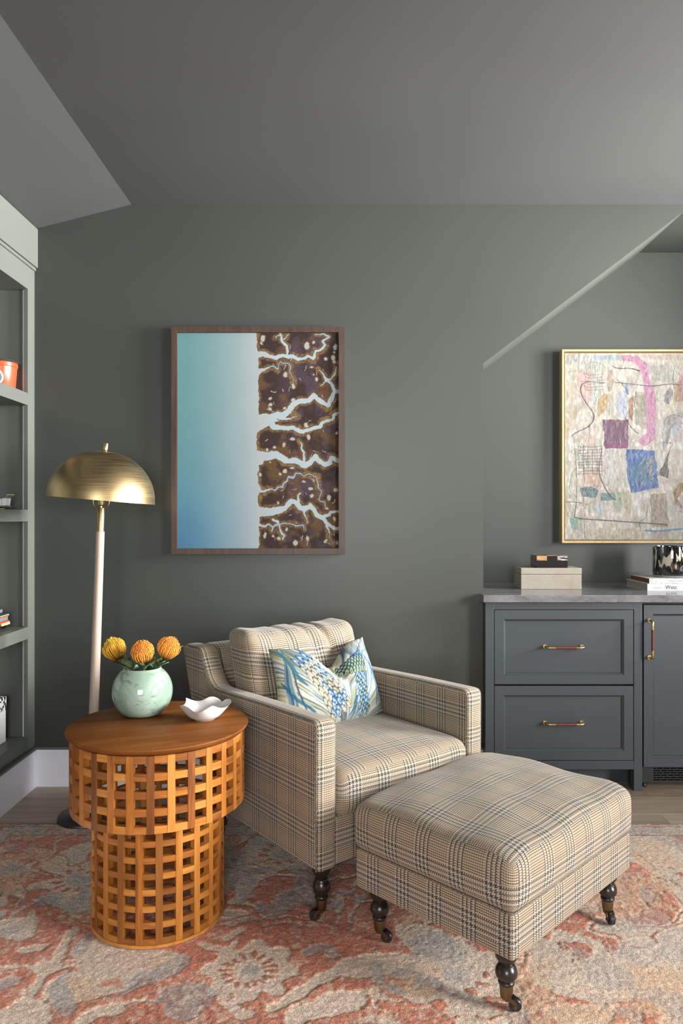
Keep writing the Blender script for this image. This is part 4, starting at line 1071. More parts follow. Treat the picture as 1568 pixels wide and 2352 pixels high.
# ------------------------------------------------------------------ abstract canvas in the recess
def abstract_art(U, Vv):
    """U, Vv in the pixel frame of the painting's close view (scale 4.705 of the photograph)"""
    rg = np.random.default_rng(5)
    n1 = fbm(U / 150, Vv / 220, 61, 4); n2 = fbm(U / 18, Vv / 40, 63, 4); n3 = fbm(U / 60, Vv / 25, 67, 3)
    C = np.ones(U.shape + (3,)) * np.array(hx('#d9d2c6'))
    C = mixc(C, hx('#c3bcae'), sst(0.45, 0.7, n1)); C = mixc(C, hx('#efebe4'), sst(0.55, 0.75, n2) * 0.8); C = mixc(C, hx('#c8bda4'), sst(0.56, 0.72, n3) * 0.6)
    wu = U + 22 * (fbm(U / 40, Vv / 40, 71, 3) - 0.5); wv = Vv + 22 * (fbm(U / 40, Vv / 40, 73, 3) - 0.5)
    def blob(pts, col, a=0.9, soft=8):
        nonlocal C
        m = poly_mask(wu, wv, pts).astype(float); g = fbm(U / 14, Vv / 30, int(pts[0][0]) % 97, 3)
        C = mixc(C, hx(col), m * a * (0.45 + 1.0 * g).clip(0, 1)); C = C * (1 - 0.30 * m * sst(0.55, 0.75, g))[..., None]
    def line(pts, col, a=0.9, sm=True, wig=1.0):
        nonlocal C
        if sm: pts = [tuple(p) for p in smoothpath(pts, 6)]
        d = polyline_d(U + wig * 6 * (fbm(U / 25, Vv / 25, 81, 2) - 0.5), Vv + wig * 6 * (fbm(U / 25, Vv / 25, 83, 2) - 0.5), pts, None, 12)
        C = mixc(C, hx(col), sst(2.0, -1.5, d) * a)
    for k in range(120):
        x, y = rg.uniform(150, 2200), rg.uniform(160, 2150); L_ = rg.uniform(60, 240); an = rg.choice([1.5, 1.6, 0.1, 0.6, 2.4]) + rg.uniform(-0.3, 0.3); wd_ = rg.uniform(10, 42)
        d = polyline_d(wu, wv, [(x, y, wd_), (x + L_ * math.cos(an), y + L_ * math.sin(an), wd_ * 0.7)], None, 70); g = fbm(U / 10, Vv / 10, 300 + k % 9, 2)
        C = mixc(C, hx(str(rg.choice(['#b5ac9c', '#c9b79a', '#e9e4da', '#bfb9b4', '#d2b8ae', '#b4bcc0', '#d9cdb0', '#f1eee8', '#a59c8d', '#cbbfc0']))), sst(18, -14, d + 40 * (g - 0.5)) * rg.uniform(0.35, 0.75))
    blob([(160, 170), (700, 150), (760, 250), (420, 260), (180, 250)], '#c7cbcb', 0.6)
    blob([(450, 160), (800, 160), (800, 200), (450, 210)], '#a9b7c3', 0.7)
    blob([(280, 330), (420, 320), (430, 640), (330, 700), (270, 520)], '#dcb9b6', 0.7)
    blob([(320, 930), (480, 910), (500, 1120), (330, 1130)], '#dfc6bf', 0.7)
    blob([(1040, 160), (1411, 150), (1411, 210), (1050, 200)], '#cfb79d', 0.7)
    blob([(1060, 280), (1300, 260), (1290, 440), (1120, 440)], '#bcbab0', 0.75)
    blob([(500, 640), (560, 570), (620, 590), (560, 780), (480, 840)], '#cba878', 0.95)
    blob([(600, 330), (660, 300), (670, 480), (620, 560), (590, 500)], '#bfae97', 0.9)
    blob([(720, 560), (810, 540), (830, 830), (740, 830), (690, 720)], '#bcc4d2', 0.95)
    blob([(790, 470), (820, 460), (830, 590), (800, 580)], '#6f8fc4', 0.95)
    blob([(830, 640), (870, 590), (890, 610), (870, 870), (835, 850)], '#a3683c', 0.95)
    blob([(900, 560), (1140, 540), (1150, 900), (1000, 960), (890, 900)], '#b7b0a2', 0.9)
    blob([(930, 590), (1060, 580), (1050, 830), (950, 820)], '#a49a84', 0.7)
    blob([(750, 155), (930, 165), (1030, 250), (1060, 420), (1130, 640), (1120, 1060), (1000, 1145), (920, 1080), (1030, 1000), (1020, 680), (1000, 470), (950, 300), (880, 230), (760, 210)], '#cf8fb2', 1.0)
    blob([(545, 850), (830, 855), (825, 1165), (575, 1165)], '#7c4a6a', 1.0)
    blob([(570, 890), (790, 890), (790, 1090), (600, 1100)], '#74506a', 0.8)
    blob([(560, 1110), (820, 1100), (815, 1165), (580, 1160)], '#92427a', 0.9)
    blob([(800, 1170), (1110, 1190), (1160, 1590), (1030, 1610), (860, 1650), (815, 1480)], '#3a6cb0', 1.0)
    blob([(850, 1350), (1000, 1330), (1060, 1520), (880, 1540)], '#4d7f96', 0.8)
    for k in range(30):
        x, y = rg.uniform(960, 1090), rg.uniform(1240, 1560); line([(x, y, 5), (x + rg.uniform(5, 25), y - rg.uniform(10, 45), 2)], '#c9b53a', 0.85, False)
    blob([(560, 1180), (800, 1180), (810, 1560), (700, 1600), (560, 1560)], '#cfccc2', 0.9)
    blob([(1060, 1660), (1240, 1650), (1260, 2010), (1080, 2020)], '#b09a8d', 0.95)
    blob([(300, 1600), (420, 1570), (500, 1620), (480, 1700), (330, 1690)], '#517f88', 0.9); blob([(530, 1650), (680, 1640), (690, 1720), (530, 1730)], '#5b8a90', 0.9)
    blob([(350, 1390), (500, 1390), (510, 1580), (360, 1570)], '#e0b8a4', 0.7)
    blob([(1230, 560), (1290, 500), (1310, 560), (1260, 690), (1210, 660)], '#8f8a90', 0.9)
    blob([(1330, 450), (1411, 420), (1411, 660), (1310, 660)], '#b79b68', 0.9)
    blob([(1210, 830), (1411, 760), (1411, 900), (1300, 930), (1230, 1200), (1190, 1180)], '#aaa6a8', 0.9)
    blob([(1280, 930), (1400, 900), (1411, 1100), (1330, 1090)], '#b9c0d4', 0.8)
    blob([(700, 1640), (760, 1640), (740, 1880), (690, 1800)], '#9fb39c', 0.8); blob([(760, 1600), (860, 1640), (850, 1880), (770, 1800)], '#c6bda0', 0.8)
    blob([(470, 1760), (540, 1740), (530, 1880), (480, 1900)], '#c2d2dc', 0.8); blob([(420, 2030), (1000, 2040), (1000, 2140), (480, 2150)], '#cfc49f', 0.6)
    blob([(1380, 1540), (1440, 1530), (1440, 1600), (1360, 1700), (1411, 1820), (1330, 1760), (1310, 1640)], '#a47b34', 0.95)
    blob([(1090, 2060), (1270, 2060), (1270, 2140), (1100, 2140)], '#c7b2a4', 0.8)
    dk, tl, rd = '#35302d', '#4fa596', '#b85a44'
    line([(400, 438, 3), (330, 470, 5), (310, 540, 5), (360, 660, 5), (440, 770, 6), (450, 850, 7), (390, 930, 6), (250, 1000, 4), (205, 1045, 2)], dk)
    line([(240, 1030, 2), (245, 1130, 2), (270, 1500, 3), (265, 1740, 3), (243, 1910, 6), (300, 1925, 6), (900, 1965, 6), (1245, 1990, 6), (1245, 2010, 5)], dk, sm=False)
    line([(650, 270, 3), (720, 300, 5), (850, 300, 5), (945, 325, 8)], dk); line([(320, 440, 3), (570, 455, 4)], dk); line([(680, 450, 4), (1000, 485, 4), (1100, 490, 5), (1270, 470, 4), (1411, 480, 4)], dk)
    line([(795, 835, 5), (850, 930, 5), (935, 1005, 4)], dk); line([(545, 1160, 3), (510, 1400, 6), (560, 1560, 6), (640, 1690, 6), (690, 1718, 5)], dk)
    line([(910, 550, 3), (890, 720, 3)], dk); line([(700, 420, 3), (780, 490, 3), (820, 580, 3)], dk); line([(145, 1740, 3), (330, 1755, 3)], dk)
    line([(330, 1605, 3), (430, 1615, 3), (500, 1570, 3), (515, 1460, 3)], dk); line([(330, 1610, 2), (350, 1900, 2), (355, 2110, 3), (400, 2150, 2)], dk)
    line([(990, 1640, 2), (965, 1740, 2), (1000, 1770, 2)], dk); line([(1040, 1760, 2), (1010, 1910, 2), (950, 1960, 3), (960, 2050, 2)], dk); line([(450, 540, 2), (480, 660, 2)], dk)
    line([(1180, 1100, 2), (1300, 1110, 3), (1280, 1160, 3)], dk); blob([(1280, 1150), (1255, 1290), (1265, 1490), (1150, 1450), (1210, 1330)], '#4a433f', 0.95)
    line([(1330, 260, 2), (1310, 400, 3), (1320, 520, 2)], dk); line([(1220, 860, 2), (1300, 800, 2), (1411, 830, 2)], dk); line([(1250, 1120, 3), (1270, 960, 3), (1330, 890, 3)], '#6d6672')
    for k in range(6): line([(288 + 50 * k, 1130 + 4 * k, 2.4), (292 + 49 * k, 1300, 2.4), (290 + 50 * k, 1455 + 6 * (k % 2), 2.4)], dk)
    for k in range(10): line([(285, 1145 + 33 * k + 5 * (k % 3), 2.4), (420, 1150 + 32 * k, 2.4), (545, 1140 + 34 * k, 2.4)], dk)
    for k in range(6): line([(345 + 8 * (k % 2), 345 + 36 * k, 2.4), (400, 372 + 33 * k, 2.4), (560, 360 + 33 * k, 2.0)], rd)
    for k in range(6): line([(415 + 25 * k, 250 + 10 * (k % 3), 2.4), (420 + 24 * k, 420, 2.4), (425 + 18 * k, 690 - 40 * (k % 2), 2.2)], tl, 0.8)
    line([(350, 330, 2.4), (380, 260, 2.6), (450, 232, 2.6), (540, 260, 2.6), (610, 320, 2.4)], tl); line([(170, 335, 2.4), (275, 320, 2.4)], tl); line([(620, 155, 2.4), (615, 250, 2.4)], tl)
    line([(320, 250, 2), (320, 320, 2), (345, 345, 2)], tl, 0.7); line([(300, 740, 2), (340, 690, 2.4), (400, 740, 2), (620, 760, 2)], tl, 0.6)
    line([(330, 1150, 2.4), (215, 1190, 2.4), (260, 1240, 2.4), (390, 1320, 2.4), (240, 1400, 2.4), (190, 1600, 2.6), (260, 1690, 2.4)], tl)
    for k in range(9): line([(205 + 9 * k, 1920, 3.5), (208 + 9 * k, 2030 + 10 * (k % 3), 3.0)], tl, 0.8)
    line([(350, 1400, 2.4), (352, 1750, 2.4), (440, 1740, 2.4)], rd); line([(525, 1460, 2.4), (525, 1590, 2.4)], rd)
    line([(1010, 2052, 9), (1150, 2058, 9), (1411, 2035, 9), (1600, 2030, 8)], '#2f8fc0')
    for k in range(14): line([(1270 + 14 * k, 1690 + 20 * (k % 5), 1.4), (1320 + 12 * k, 1760 + 9 * k, 1.4), (1280 + 10 * k, 1850, 1.4)], '#8a8482', 0.6)
    # the part beyond the picture's edge in the photograph goes on in the same manner
    for k in range(26):
        x, y = rg.uniform(1450, 2180), rg.uniform(200, 2100); a, b = rg.uniform(40, 130), rg.uniform(60, 220)
        blob([(x - a, y - b), (x + a, y - b * 0.9), (x + a * 0.9, y + b), (x - a * 1.1, y + b * 0.8)], rg.choice(['#c9b28c', '#bcbab0', '#aab6bd', '#d9c4bb', '#6d8fae', '#b9838e', '#e6e1d6']), 0.7)
    for k in range(10):
        x, y = rg.uniform(1430, 2150), rg.uniform(200, 2000); line([(x, y, 4), (x + rg.uniform(-120, 120), y + rg.uniform(40, 160), 5), (x + rg.uniform(-160, 160), y + rg.uniform(160, 330), 3)], dk)
    return C * (0.27 + 0.16 * n2)[..., None]
SA = 423.0
cx0, cx1, cz0, cz1 = (1290 - CX) / SA, (1290 - CX) / SA + 1.10, HC - (1247 - CY) / SA, HC + (CY - 803) / SA
a2 = empty('abstract_painting', ((cx0 + cx1) / 2, YA - 0.03, cz0), label='abstract painting in thin gold frame with pink stroke and blue square', cat='picture')
M_gold = m_wood('gilt_maple_frame', (0.30, 0.20, 0.085), (0.42, 0.30, 0.14), (0.50, 0.38, 0.20), 2, 1.0, 0.4, False, 0.4)
frame_parts(a2, cx0, cx1, cz0, cz1, 3.974, YA - 0.001, 0.0105, M_gold)
dx0, dx1, dz0, dz1 = cx0 + 0.0185, cx1 - 0.0185, cz0 + 0.0185, cz1 - 0.0185
box('backing_board', cx0 + 0.0105, cx1 - 0.0105, YA - 0.014, YA - 0.004, cz0 + 0.0105, cz1 - 0.0105, M_gold, a2)
X, Z, V, F = grid_sheet(470, 440, dx0, dx1, dz0, dz1, 3.982, None)
PUg = 143 + (X - dx0) * SA * 4.705; PVg = 2150 - (Z - dz0) * SA * 4.705
n = fbm(PUg / 30, PVg / 60, 91, 4); V[:, 1] -= (0.0022 * (n.reshape(-1) - 0.5))
mk('canvas', V, F, m_vcol('impasto_oil_paint', 0.5, 0.4, relief=(120, 0.35, 0.0015)), a2, smooth=True, col=abstract_art(PUg, PVg).reshape(-1, 3), world=True)
box('stretcher', dx0, dx1, 3.9838, YA - 0.0145, dz0, dz1, M_white, a2)
# ------------------------------------------------------------------ things on the marble worktop
ZK = 0.914
def m_hide():
    N = NT('cream_hair_hide'); P = N.coord('Object')
    v = N.mapping(P, (60, 60, 260), rot=(0, 0.6, 0)); a = N.noise(v, 1.0, 4, 0.6, 0.8); b = N.noise(P, 14, 3)
    c = N.mix(a, (0.22, 0.19, 0.145), (0.34, 0.315, 0.275)); c = N.mix(N.maprange(b, 0.55, 0.72, 0, 0.5), c, (0.25, 0.18, 0.10))
    return N.set(color=c, rough=0.75, spec=0.2, normal=N.bump(a, 0.3, 0.001))
M_hide = m_hide()
hb = empty('hide_box', (1.015, 3.745, ZK), label='large cream hair-hide box with lid under the horn box', cat='box')
box('body', 0.863, 1.166, 3.666, 3.822, ZK, ZK + 0.0735, M_hide, hb, 0.002)
box('lid', 0.8625, 1.1665, 3.6655, 3.8225, ZK + 0.0745, ZK + 0.106, M_hide, hb, 0.0025)
hz = ZK + 0.1065
def m_horn(name, base, spot, amt):
    N = NT(name); P = N.coord('Object'); a = N.noise(N.mapping(P, (14, 14, 60)), 1.0, 4, 0.55, 1.4)
    return N.set(color=N.mix(N.maprange(a, amt, amt + 0.12, 0, 1), base, spot), rough=0.14, spec=0.5, coat=0.3)
M_horn = m_horn('dark_horn', (0.018, 0.015, 0.014), (0.15, 0.14, 0.14), 0.66)
M_horna = m_horn('amber_horn', (0.16, 0.15, 0.16), (0.45, 0.24, 0.08), 0.42)
M_hornw = m_horn('pale_horn', (0.05, 0.042, 0.04), (0.55, 0.52, 0.48), 0.50)
nb = empty('horn_box', (1.022, 3.74, hz), label='small dark polished horn box with amber patches, on the hide box', cat='box')
bx0, bx1, by0, by1, bh = 0.945, 1.100, 3.682, 3.802, 0.062
box('core', bx0 + 0.001, bx1 - 0.001, by0 + 0.001, by1 - 0.001, hz, hz + bh - 0.001, M_horn, nb)
wcol = (bx1 - bx0) / 3
for i in range(3):
    for (za, zb), row in (((0, 0.036), 0), ((0.0365, bh - 0.0022), 1)):
        mm = M_horn if row == 0 or i == 1 else (M_horna if i == 0 else M_hornw)
        box('horn_tile', bx0 + i * wcol + 0.0004, bx0 + (i + 1) * wcol - 0.0004, by0 - 0.001, by0 + 0.001, hz + za, hz + zb, mm, nb, 0.0004, 1)
    for j in range(2):
        wd = (by1 - by0) / 2
        box('horn_tile', bx0 + i * wcol + 0.0004, bx0 + (i + 1) * wcol - 0.0004, by0 + j * wd + 0.0004, by0 + (j + 1) * wd - 0.0004, hz + bh - 0.002, hz + bh, M_horna if (i + j) % 2 else M_horn, nb, 0.0004, 1)
for j in range(2):
    wd = (by1 - by0) / 2
    for za, zb in ((0, 0.036), (0.0365, bh - 0.0022)):
        for xx in (bx0 - 0.001, bx1 - 0.001):
            box('horn_tile', xx, xx + 0.002, by0 + j * wd + 0.0004, by0 + (j + 1) * wd - 0.0004, hz + za, hz + zb, M_horn, nb, 0.0004, 1)

M_bwhite = m_plain('white_book_cloth', (0.48, 0.48, 0.50), 0.55, var=0.03)
M_pages = m_plain('grey_page_block', (0.30, 0.285, 0.26), 0.8, var=0.25, vscale=300)
M_redp = m_plain('brown_red_page_block', (0.16, 0.045, 0.035), 0.7, var=0.3, vscale=250)
M_ink = m_plain('navy_ink', (0.05, 0.05, 0.085), 0.6)
M_inkg = m_plain('grey_ink', (0.34, 0.34, 0.37), 0.6)
def m_floral():
    N = NT('painted_floral_cover'); P = N.coord('Object'); v = N.n('ShaderNodeTexVoronoi'); N.put(v.inputs['Vector'], P); v.inputs['Scale'].default_value = 130
    c = N.mix(0.55, v.outputs['Color'], (0.45, 0.42, 0.42)); return N.set(color=c, rough=0.5)
M_floral = m_floral()
def lettering(name, txt, size, loc, mat, parent, sx=1.0):
    cu = bpy.data.curves.new(name, 'FONT'); cu.body = txt; cu.size = size; cu.extrude = 0.0002; cu.space_character = 1.05
    ob = bpy.data.objects.new(name, cu); COL.objects.link(ob)
    dg = bpy.context.evaluated_depsgraph_get(); me = bpy.data.meshes.new_from_object(ob.evaluated_get(dg)); bpy.data.objects.remove(ob)
    me.materials.clear(); me.materials.append(mat)
    o = bpy.data.objects.new(name, me); COL.objects.link(o); o.parent = parent; o.location = Vector(loc) - Vector(wloc(parent)); o.rotation_euler = (PI / 2, 0, 0); o.scale = (sx, 1, 1)
    return o
def book(name, x0, x1, y0, y1, z0, h, cover, pages, label, t=0.0025):
    b = empty(name, ((x0 + x1) / 2, (y0 + y1) / 2, z0), label=label, cat='book', group='books stacked on the worktop')
    V, F = join(bx(x0, x1, y0, y1, z0, z0 + t), bx(x0, x1, y0, y1, z0 + h - t, z0 + h), bx(x0, x1, y0, y0 + t, z0 + t, z0 + h - t))
    mk('cover', V, F, cover, b, world=True)
    box('pages', x0 + 0.004, x1 - 0.004, y0 + t, y1 - 0.005, z0 + t, z0 + h - t, pages, b)
    return b
b1 = book('book', 1.463, 1.745, 3.588, 3.868, ZK, 0.034, M_bwhite, M_pages, 'thick white book titled West, lower one of the stacked pair')
lettering('title', 'West', 0.0262, (1.5515, 3.5876, ZK + 0.0088), M_ink, b1, 0.92)
# faint author line, too small to read
V, F = join(*[bx(1.490 + k * 0.0031, 1.490 + k * 0.0031 + random.uniform(0.0012, 0.0022), 3.5876, 3.588, ZK + 0.0125, ZK + 0.0125 + random.choice((0.003, 0.003, 0.0055))) for k in range(14) if k != 6])
mk('author_line', V, F, M_inkg, b1, world=True)
b2 = book('book', 1.474, 1.720, 3.592, 3.842, ZK + 0.0345, 0.0255, M_floral, M_redp, 'slimmer floral book with pale spine label, upper one of the stacked pair')
box('spine_label', 1.4905, 1.719, 3.5914, 3.5920, ZK + 0.0395, ZK + 0.0565, m_plain('ivory_spine_label', (0.56, 0.54, 0.50), 0.6), b2)
lettering('title', 'A YEAR IN THE FRE', 0.0085, (1.5575, 3.5910, ZK + 0.0452), M_inkg, b2, 1.25)
V, F = join(bx(1.5065, 1.5078, 3.5909, 3.5914, ZK + 0.0440, ZK + 0.0510), bx(1.5055, 1.5090, 3.5909, 3.5914, ZK + 0.0490, ZK + 0.0500)); mk('publisher_mark', V, F, M_ink, b2, world=True)

def m_tortoise():
    N = NT('black_and_white_blown_glass'); P = N.coord('Object')
    v = N.mapping(P, (52, 52, 17), rot=(0.0, 0.30, 0)); a = N.n('ShaderNodeTexVoronoi'); N.put(a.inputs['Vector'], v); a.inputs['Scale'].default_value = 1.0
    n = N.noise(v, 1.1, 3, 0.5, 0.5)
    sep = N.n('ShaderNodeSeparateXYZ'); N.put(sep.inputs[0], P)
    edge = N.math('ABSOLUTE', N.math('SUBTRACT', sep.outputs[2], 0.085))
    f = N.math('ADD', N.math('ADD', N.math('MULTIPLY', a.outputs['Distance'], 0.55), N.math('MULTIPLY', n, 0.6)), N.math('MULTIPLY', edge, -2.6))
    c = N.ramp(f, [(0.53, (0.008, 0.008, 0.008)), (0.56, (0.16, 0.125, 0.06)), (0.59, (0.42, 0.40, 0.35))])
    return N.set(color=c, rough=0.05, spec=0.6, coat=0.5, coat_rough=0.02)
cd = empty('candle_holder', (1.630, 3.705, ZK + 0.0605), label='black and white spotted glass candle holder on the stacked books', cat='candle holder')
V, F = lathe([(0.0, 0.010), (0.084, 0.010), (0.0862, 0.014), (0.0862, 0.152), (0.0855, 0.154), (0.083, 0.154), (0.0822, 0.150), (0.0822, 0.018), (0.0, 0.018)], 72)
mk('tumbler', V, F, m_tortoise(), cd, smooth=math.radians(40))
N = NT('clear_glass_foot'); M_clear = N.set(color=(0.9, 0.92, 0.93), rough=0.03, trans=0.85, ior=1.45)
V, F = lathe([(0.0, 0.0), (0.083, 0.0), (0.0855, 0.002), (0.086, 0.0098), (0.0, 0.0098)], 72); mk('glass_foot', V, F, M_clear, cd, smooth=math.radians(40))
M_seal = m_plain('black_wax_seal', (0.014, 0.014, 0.015), 0.3)
def on_cyl(R, ang, zc, r0, r1, d, n=32):
    V, F = [], []
    for rr, dd in ((r0, d * 0.4), (r0, d), (r1, d), (r1, d * 0.4)):
        for k in range(n):
            t = 2 * PI * k / n; a = ang + rr * math.cos(t) / R; V.append(((R + dd) * math.cos(a), (R + dd) * math.sin(a), zc + rr * math.sin(t)))
    for i in range(3):
        for k in range(n):
            k2 = (k + 1) % n; F.append((i * n + k, i * n + k2, (i + 1) * n + k2, (i + 1) * n + k))
    return V, F
V, F = join(on_cyl(0.086, -PI / 2 + 0.26, 0.046, 0.0005, 0.0160, 0.0014), on_cyl(0.086, -PI / 2 + 0.26, 0.046, 0.0125, 0.0160, 0.0030), on_cyl(0.086, -PI / 2 + 0.26, 0.046, 0.0005, 0.0060, 0.0026))
mk('seal', V, F, M_seal, cd, smooth=math.radians(40))

# ------------------------------------------------------------------ things on the bookcase shelves
M_red = m_plain('orange_red_plastic', (0.46, 0.062, 0.022), 0.28, spec=0.5)
M_lid = m_plain('smoked_plastic_lid', (0.035, 0.035, 0.040), 0.12)
M_w = m_plain('white_toy_plastic', (0.68, 0.68, 0.68), 0.3)
M_g = m_plain('grey_toy_plastic', (0.16, 0.16, 0.18), 0.3)
M_lime = m_plain('lime_toy_plastic', (0.34, 0.50, 0.03), 0.3)
M_mint = m_plain('mint_toy_plastic', (0.25, 0.52, 0.33), 0.3)
M_tan = m_plain('tan_toy_plastic', (0.55, 0.40, 0.22), 0.3)
tubz = Z_SH[3][1]
tub = empty('plastic_tub', (-1.578, 3.325, tubz), label='orange-red plastic tub with dark lid on the upper bookcase shelf', cat='tub')
V, F = lathe([(0.0, 0.0), (0.060, 0.0), (0.062, 0.003), (0.0695, 0.100), (0.0725, 0.102), (0.0725, 0.118), (0.071, 0.120), (0.0, 0.120)], 64); mk('body', V, F, M_red, tub, smooth=math.radians(35))
V, F = lathe([(0.0, 0.1205), (0.080, 0.1205), (0.0815, 0.122), (0.080, 0.1245), (0.070, 0.125), (0.068, 0.130), (0.0, 0.130)], 64); mk('lid', V, F, M_lid, tub, smooth=math.radians(35))
mk('badge_ring', *on_cyl(0.0662, -PI / 2, 0.047, 0.0345, 0.041, 0.0016), M_w, tub, smooth=math.radians(40))
mk('badge', *on_cyl(0.0660, -PI / 2, 0.047, 0.0005, 0.0345, 0.0016), M_g, tub, smooth=math.radians(40))
z2 = Z_SH[2][1]
sp = empty('toy_shuttle', (-1.64, 3.30, z2), label='white and lime brick-built toy shuttle on the middle bookcase shelf', cat='toy')
box('base', -1.760, -1.536, 3.275, 3.335, z2, z2 + 0.011, M_black, sp, 0.001)
box('stripe', -1.758, -1.537, 3.2735, 3.2749, z2 + 0.002, z2 + 0.005, M_lime, sp)
box('trim_plate', -1.565, -1.5355, 3.272, 3.338, z2 + 0.0112, z2 + 0.0165, M_g, sp, 0.001)
V, F = prism([(-1.680, z2 + 0.018), (-1.5355, z2 + 0.018), (-1.531, z2 + 0.050), (-1.547, z2 + 0.050)], 3.285, 3.325); mk('wing', V, F, M_w, sp, world=True)
V, F = prism([(-1.549, z2 + 0.0505), (-1.532, z2 + 0.0505), (-1.522, z2 + 0.063), (-1.534, z2 + 0.063)], 3.290, 3.320); mk('fin', V, F, M_g, sp, world=True)
box('tip', -1.534, -1.515, 3.288, 3.322, z2 + 0.0635, z2 + 0.068, M_lime, sp, 0.0008)
for i in range(4):
    for j in range(1 + i):
        box('panel_line', -1.560 - 0.010 * (3 - i) + 0.004, -1.560 - 0.010 * (3 - i) + 0.007, 3.2846, 3.2851, z2 + 0.021 + 0.0075 * j, z2 + 0.025 + 0.0075 * j, M_g, sp)
z3 = Z_SH[1][1]
tr = empty('toy_truck', (-1.64, 3.31, z3), label='orange-striped toy truck on the lower bookcase shelf', cat='toy')
box('chassis', -1.750, -1.560, 3.275, 3.345, z3 + 0.020, z3 + 0.030, M_black, tr, 0.001)
box('lower_body', -1.752, -1.551, 3.268, 3.352, z3 + 0.0305, z3 + 0.040, M_red, tr, 0.0015)
box('bumper', -1.553, -1.546, 3.270, 3.350, z3 + 0.022, z3 + 0.034, M_tan, tr, 0.001)
box('window_band', -1.750, -1.556, 3.270, 3.350, z3 + 0.0405, z3 + 0.058, M_g, tr, 0.001)
box('stripe', -1.751, -1.552, 3.268, 3.352, z3 + 0.0585, z3 + 0.064, M_red, tr, 0.001)
box('roof_stripe', -1.751, -1.551, 3.268, 3.352, z3 + 0.0645, z3 + 0.068, M_mint, tr, 0.001)
box('roof', -1.749, -1.556, 3.271, 3.349, z3 + 0.0685, z3 + 0.076, M_black, tr, 0.001)
box('roof_load', -1.735, -1.573, 3.285, 3.335, z3 + 0.0765, z3 + 0.092, M_g, tr, 0.002)
for xx in (-1.577, -1.715):
    for yy in (3.268, 3.352):
        V, F = lathe([(0.0, -0.006), (0.008, -0.006), (0.008, -0.0045), (0.0165, -0.0045), (0.018, -0.003), (0.018, 0.003), (0.0165, 0.0045), (0.008, 0.0045), (0.008, 0.006), (0.0, 0.006)], 28)
        V = [(xx + a, yy + z, z3 + 0.018 + b) for a, b, z in V]; mk('wheel', V, [f[::-1] for f in F], M_black, tr, smooth=math.radians(40), world=True)
        s = -1 if yy < 3.3 else 1
        V, F = tube([(xx, yy + s * 0.005, z3 + 0.018), (xx, yy + s * 0.0068, z3 + 0.018)], 0.0105, 20); mk('hub', V, F, M_w, tr, smooth=math.radians(40), world=True)
z4 = Z_SH[0][1]
def m_check():
    N = NT('black_white_speckled_band'); v = N.n('ShaderNodeTexVoronoi'); N.put(v.inputs['Vector'], N.coord('Object')); v.inputs['Scale'].default_value = 110
    s = N.n('ShaderNodeSeparateColor'); N.put(s.inputs[0], v.outputs['Color'])
    return N.set(color=N.mix(N.math('GREATER_THAN', s.outputs[0], 0.5), (0.02, 0.02, 0.02), (0.6, 0.6, 0.6)), rough=0.5)
gb = empty('storage_box', (-1.66, 3.26, z4), label='white storage box with speckled black lid on the bottom bookcase shelf', cat='box')
box('body', -1.765, -1.565, 3.17, 3.35, z4, z4 + 0.145, M_w, gb, 0.003)
box('lid', -1.767, -1.563, 3.168, 3.352, z4 + 0.1455, z4 + 0.206, m_check(), gb, 0.003)

